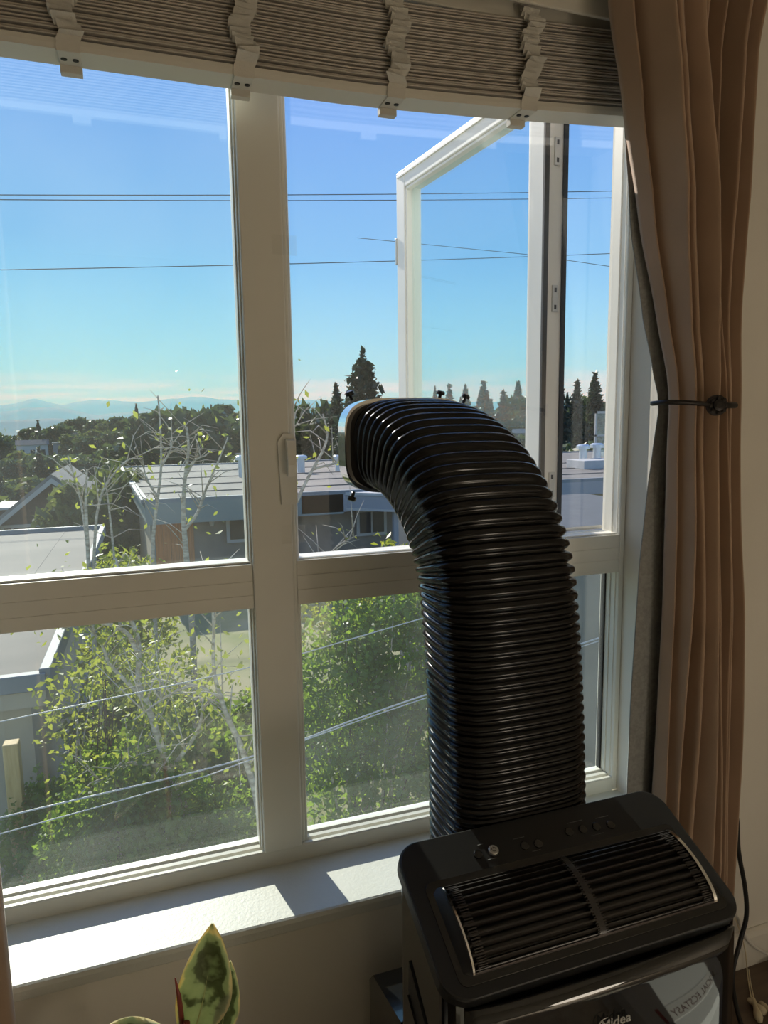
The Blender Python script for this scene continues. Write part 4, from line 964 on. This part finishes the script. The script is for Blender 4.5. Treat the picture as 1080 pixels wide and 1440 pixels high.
# ---- wires
def wire(y, za, zb, label, r_=.022, xa=-30, xb=60, y2=None):
    pts = [(xa+(xb-xa)*k/30, y+((y2 or y)-y)*k/30, za+(zb-za)*k/30-.5*math.sin(math.pi*k/30)) for k in range(31)]
    return tag(tube('power_line', pts, r_, M['wire'], None, 6), label, 'power line')
def line_z(za, zb, xa=-6.32, xb=30.9): s = (zb-za)/(xb-xa); return za+(-30-xa)*s+.3, za+(60-xa)*s+.3
a, b_ = line_z(13.11, 16.66); wire(40, a, b_, 'upper of the two close power lines high in the sky')
a, b_ = line_z(12.88, 16.22); wire(40, a, b_, 'lower of the two close power lines high in the sky')
a, b_ = line_z(9.42, 12.58); wire(40, a, b_, 'single power line crossing the middle of the sky')
tag(tube('power_line', [(14, 44, 13.3), (24.4, 40, 12.0), (45, 34, 9.0)], .018, M['wire'], None, 6), 'slanting power line seen through the open sash', 'power line')
o = tube('service_cable', smooth_pts([(-4, 4.1, -1.05), (-1.1, 4, -.746), (.65, 4, -.584), (2.05, 4, -.361), (6, 4, .3)], 8), .005, M['cable'], None, 8); tag(o, 'upper pale service cable crossing the yard foliage', 'cable')
o = tube('service_cable', smooth_pts([(-4, 4.1, -1.75), (-1.16, 4, -1.475), (.65, 4, -1.337), (2.05, 4, -1.065), (6, 4, -.4)], 8), .007, M['cable'], None, 8); tag(o, 'lower thick grey service cable crossing the yard foliage', 'cable')
o = tube('service_cable', smooth_pts([(-4, 4.15, -1.98), (-.2, 4.05, -1.52), (.65, 4.05, -1.39), (2.05, 4.05, -1.12), (6, 4.05, -.46)], 8), .005, M['cable'], None, 8); tag(o, 'thin white cable slung under the lower thick cable', 'cable')
tag(boxes('reflection_post', [(-1.72, -1.56, 6.95, 7.11, -4.6, -2.2)], M['reflection'], None, .012), 'yellow timber post in the hedge, standing for the curtain mirrored in the pane', 'post')  # solid post in place of the curtain edge reflected in the glass

# ---- birches and shrubs
def leaf_points_on(branches, n, spread, seed):
    rs_ = np.random.RandomState(seed); segs = []
    for b_ in branches:
        for p, q in zip(b_, b_[1:]): segs.append((np.array(p), np.array(q)))
    ln = np.array([np.linalg.norm(q-p) for p, q in segs]); k = rs_.choice(len(segs), n, p=ln/ln.sum())
    P = np.array([s[0] for s in segs])[k]; Q = np.array([s[1] for s in segs])[k]; t_ = rs_.rand(n)[:, None]
    return P+(Q-P)*t_+rs_.normal(size=(n, 3))*spread
def birch(name, label, base, limbs, leaves, r0, seed, leafm, lsize=.06, spread=.18, extra=26):
    e = empty(name, base); tag(e, label, 'tree'); rb = random.Random(seed); tw = []
    for k, pts in enumerate(limbs):
        sp = smooth_pts(pts, 6); n_ = len(sp); r_a = r0*(1 if k == 0 else .55)
        tube('trunk' if k == 0 else 'branch', sp, [r_a*(1-.72*i/(n_-1)) for i in range(n_)], M['birch'], e, 8)
        for _ in range(extra//len(limbs)):
            i = rb.randrange(n_//4, n_-1); p = sp[i]; d = Vector((rb.uniform(-1, 1), rb.uniform(-.8, .8), rb.uniform(-.1, 1))).normalized(); l = rb.uniform(.25, .8)
            tw.append([p, p+d*l*.5+Vector((0, 0, .04)), p+d*l+Vector((0, 0, rb.uniform(-.15, .1)))])
    v, f = [], []
    for b_ in tw:
        a, q = tube_data(b_, [.009, .006, .002], 5); k0 = len(v); v += a; f += [tuple(i+k0 for i in g) for g in q]
    o = pydata('twigs', v, f, M['birch'], e, True); o['kind'] = 'stuff'
    if leaves:
        me = quads_mesh('leaves', leaf_points_on(tw, leaves, spread, seed), 0, lsize, leafm, seed); o = link('leaves', me, None, e); o['kind'] = 'stuff'
    return e
birch('birch_tree', 'forked white birch leaning over the yard cables', (.55, 6.2, -4.6), [
    [(.62, 6.2, -4.6), (.30, 6.1, -3.3), (.11, 6, -2.58), (-.04, 6, -2.02), (-.14, 6, -1.55), (-.21, 6, -1.30), (-.19, 6, -.86), (-.3, 6, -.45), (-.36, 6.1, 0)],
    [(-.14, 6, -1.55), (-.30, 6, -1.33), (-.48, 6, -1.08), (-.55, 6, -.85), (-.78, 6.1, -.45)],
    [(-.2, 6, -1.0), (-.32, 6, -.75), (-.62, 6, -.62), (-.9, 6, -.66)],
    [(.02, 6, -2.3), (-.35, 5.9, -2.15), (-.7, 5.9, -2.3)],
    [(.05, 6, -2.35), (.35, 5.9, -1.9), (.42, 5.8, -1.5)]], 900, .052, 5, M['leafy'], .05, .16, 60)
birch('birch_tree', 'slim pale birch trunk rising beside the window post', (.95, 5.2, -4.6), [
    [(.98, 5.1, -4.6), (.86, 5, -2.6), (.73, 5, -1.84), (.60, 5, -1.45), (.53, 5, -1.2), (.48, 5, -.91), (.50, 5, -.43), (.46, 5.05, .1)],
    [(.53, 5, -1.2), (.30, 5, -1.05), (.05, 5, -1.12), (-.25, 5, -1.3)]], 300, .036, 6, M['leafy'], .048, .2, 30)
birch('birch_tree', 'bare-topped birch with spreading white stems before the gable', (-.85, 9, -4.5), [
    [(-.78, 9, -4.5), (-.86, 9, -1.8), (-.85, 9, -.15), (-.83, 9, .35), (-.79, 9, .74)],
    [(-.85, 9, -.8), (-.87, 9, -.1), (-.92, 9, .45), (-1.02, 9, .95)],
    [(-.84, 9, -1.0), (-.73, 9, -.06), (-.68, 9, .2), (-.6, 9, .44), (-.45, 9, .66), (-.3, 9, .82), (-.06, 9, .93), (.2, 9.1, 1.05)],
    [(-.5, 9, -1.6), (-.52, 9, -.4), (-.55, 9, .35), (-.58, 9, .6)]], 70, .04, 7, M['leafy'], .06, .25, 40)
birch('birch_tree', 'thin bare birch standing against the cedar panel', (.05, 9, -4.5), [
    [(-.05, 9, -4.5), (-.02, 9, -1.6), (.01, 9, -.52), (.05, 9, -.1), (.12, 9, .3), (.19, 9, .75), (.21, 9, 1.31), (.2, 9, 1.75)],
    [(.12, 9, .3), (-.02, 9, .6), (-.06, 9, .92)], [(.19, 9, .75), (.34, 9, 1.0), (.36, 9, 1.3)]], 26, .034, 8, M['leafy'], .06, .25, 30)
birch('birch_tree', 'white birch trunk dividing the flat roof, leafy at mid height', (.5, 9, -4.5), [
    [(.45, 9, -4.5), (.5, 9, -1.8), (.47, 9, -.56), (.46, 9, -.1), (.47, 9, .23), (.52, 9, .62), (.58, 9, 1.0), (.57, 9, 1.31)],
    [(.52, 9, .6), (.66, 9, .82), (.83, 9, .89)], [(.46, 9, -.2), (.66, 9, .05), (.8, 9, .4), (1.02, 9, .85), (1.15, 9, 1.15)]], 60, .05, 9, M['leafy'], .07, .25, 34)
birch('birch_tree', 'curved bare branch tree in the opening by the handle', (1.9, 7, -4.5), [
    [(1.7, 7, -4.5), (1.55, 7, -1.5), (1.65, 7, .1), (1.75, 7, .42), (1.94, 7, .77), (2.08, 7, 1.0), (2.14, 7, 1.2), (2.09, 7, 1.45)],
    [(1.94, 7, .77), (2.25, 7, .85), (2.45, 7, .98)], [(1.7, 7, .3), (1.62, 7, .8), (1.7, 7, 1.3), (1.68, 7, 1.6)],
    [(1.7, 7, -1.2), (1.95, 7, -.6), (2.2, 7, -.25), (2.5, 7, -.1)]], 50, .034, 10, M['leafy'], .06, .22, 40)
def shrub(name, label, x, y, z, blobs, n, size, m, seed, twigs=14):
    e = empty(name, (x, y, z)); tag(e, label, 'shrub')
    pts = blob_points(blobs, n, seed, .35)+np.array([x, y, z]); me = quads_mesh('leaves', pts, 0, size, m, seed); o = link('leaves', me, None, e); o['kind'] = 'stuff'
    rb = random.Random(seed)
    for k in range(twigs):
        b_ = rb.choice(blobs); q = Vector((x+b_[0]+rb.uniform(-.7, .7)*b_[3], y+b_[1]-rb.uniform(0, .7)*b_[4], z+b_[2]+rb.uniform(-.2, .9)*b_[5])); p = Vector((x+rb.uniform(-.2, .2), y, z))
        tube('stem', [p, p.lerp(q, .5)+Vector((rb.uniform(-.15, .15), 0, .1)), q], [.02, .014, .004], M['birch'] if k % 2 else M['bark'], e, 5)
    return e
shrub('leafy_shrub', 'dense dark green shrub filling the lower yard beside the timber post', -.95, 6.6, -4.6, [(0, 0, .9, .6, .5, .9), (.6, .2, 1.0, .6, .5, .9), (-.45, .5, 1.0, .5, .5, .9), (.25, .3, 1.7, .6, .5, .55)], 11000, .07, M['leaf'], 1)
shrub('leafy_shrub', 'broad green shrub under the forked birch', .45, 7.6, -4.6, [(0, 0, 1.0, .8, .6, .95), (.7, .4, .9, .7, .6, .85), (-.6, .2, 1.4, .65, .5, .8)], 11000, .075, M['leaf'], 2)
shrub('leafy_shrub', 'low leafy shrub at the very foot of the view under the sash', .05, 6.9, -4.6, [(-.65, 0, .5, .75, .5, .65), (.1, .1, .45, .8, .5, .65), (.75, .1, .5, .7, .5, .7), (.3, .4, .8, .6, .4, .5)], 11000, .06, M['leaf'], 12, 10)
shrub('leafy_shrub', 'sparse yellow-tipped undergrowth along the foot of the hedge', .3, 6.2, -4.6, [(-.9, 0, .3, .6, .4, .4), (0, .1, .3, .7, .4, .4), (.7, .1, .35, .6, .4, .45)], 3500, .05, M['leafy'], 13, 6)
shrub('leafy_shrub', 'green hedge shrub along the pale kerb', 1.2, 10.4, -4.5, [(-.5, 0, .45, .9, .6, .5), (.5, .1, .5, .9, .6, .55), (1.5, .1, .5, .9, .6, .5)], 8000, .085, M['leaf'], 3, 8)
shrub('leafy_shrub', 'yellow-green bush with sunlit leaves before the shingled house', -.45, 10.5, -4.5, [(0, 0, 3.1, .55, .45, .8), (.35, .1, 2.5, .5, .4, .6), (-.2, 0, 2.0, .6, .4, .8)], 3200, .085, M['leafy'], 4, 16)
shrub('leafy_shrub', 'loose yellow-leaved bush hanging over the low flat roof edge', -.9, 7.2, -4.6, [(0, 0, 2.6, .5, .4, .7), (.5, .1, 3.0, .5, .4, .55), (1.0, .0, 2.7, .6, .4, .6)], 1500, .06, M['leafy'], 6, 16)
shrub('leafy_tree', 'tall leafy tree with glossy leaves filling the low pane behind the hose', 2.15, 5.6, -4.6, [(-.25, 0, 2.9, .75, .6, .95), (.5, .1, 3.3, .75, .6, .85), (.1, 0, 1.7, .85, .6, .95), (1.0, .1, 2.3, .8, .6, 1.0), (.2, .1, 3.9, .7, .5, .5)], 15000, .065, M['leaf'], 7, 20)
shrub('leafy_shrub', 'sunlit yellow-green bush below the sill of the opening', 2.6, 6.6, -4.6, [(-.5, 0, 3.7, .6, .4, .6), (.3, 0, 3.9, .7, .4, .65), (1.0, .1, 4.0, .7, .4, .6)], 2600, .065, M['leafy'], 8, 12)
shrub('leafy_shrub', 'low dark green shrub at the foot of the leafy tree', 1.9, 4.6, -4.6, [(0, 0, .8, .9, .5, .8), (.9, .2, .9, .8, .5, .9), (-.5, .3, .7, .5, .5, .7)], 9000, .06, M['leaf'], 9, 8)
shrub('leafy_shrub', 'dark shrub mass behind the forked birch and cables', .0, 9.4, -4.5, [(-.6, 0, 1.0, .8, .5, 1.0), (.3, .1, .9, .7, .5, .9)], 6000, .085, M['leaf'], 11, 8)
shrub('leafy_shrub', 'tall dark bush between the timber post and the forked birch', -.45, 5.9, -4.6, [(0, 0, 1.5, .5, .4, .55), (.45, .1, 1.75, .5, .4, .5), (-.4, .1, 1.7, .45, .4, .5), (.95, .15, 1.5, .5, .4, .5), (.2, .1, 2.2, .5, .35, .4)], 10000, .055, M['leaf'], 14, 16)
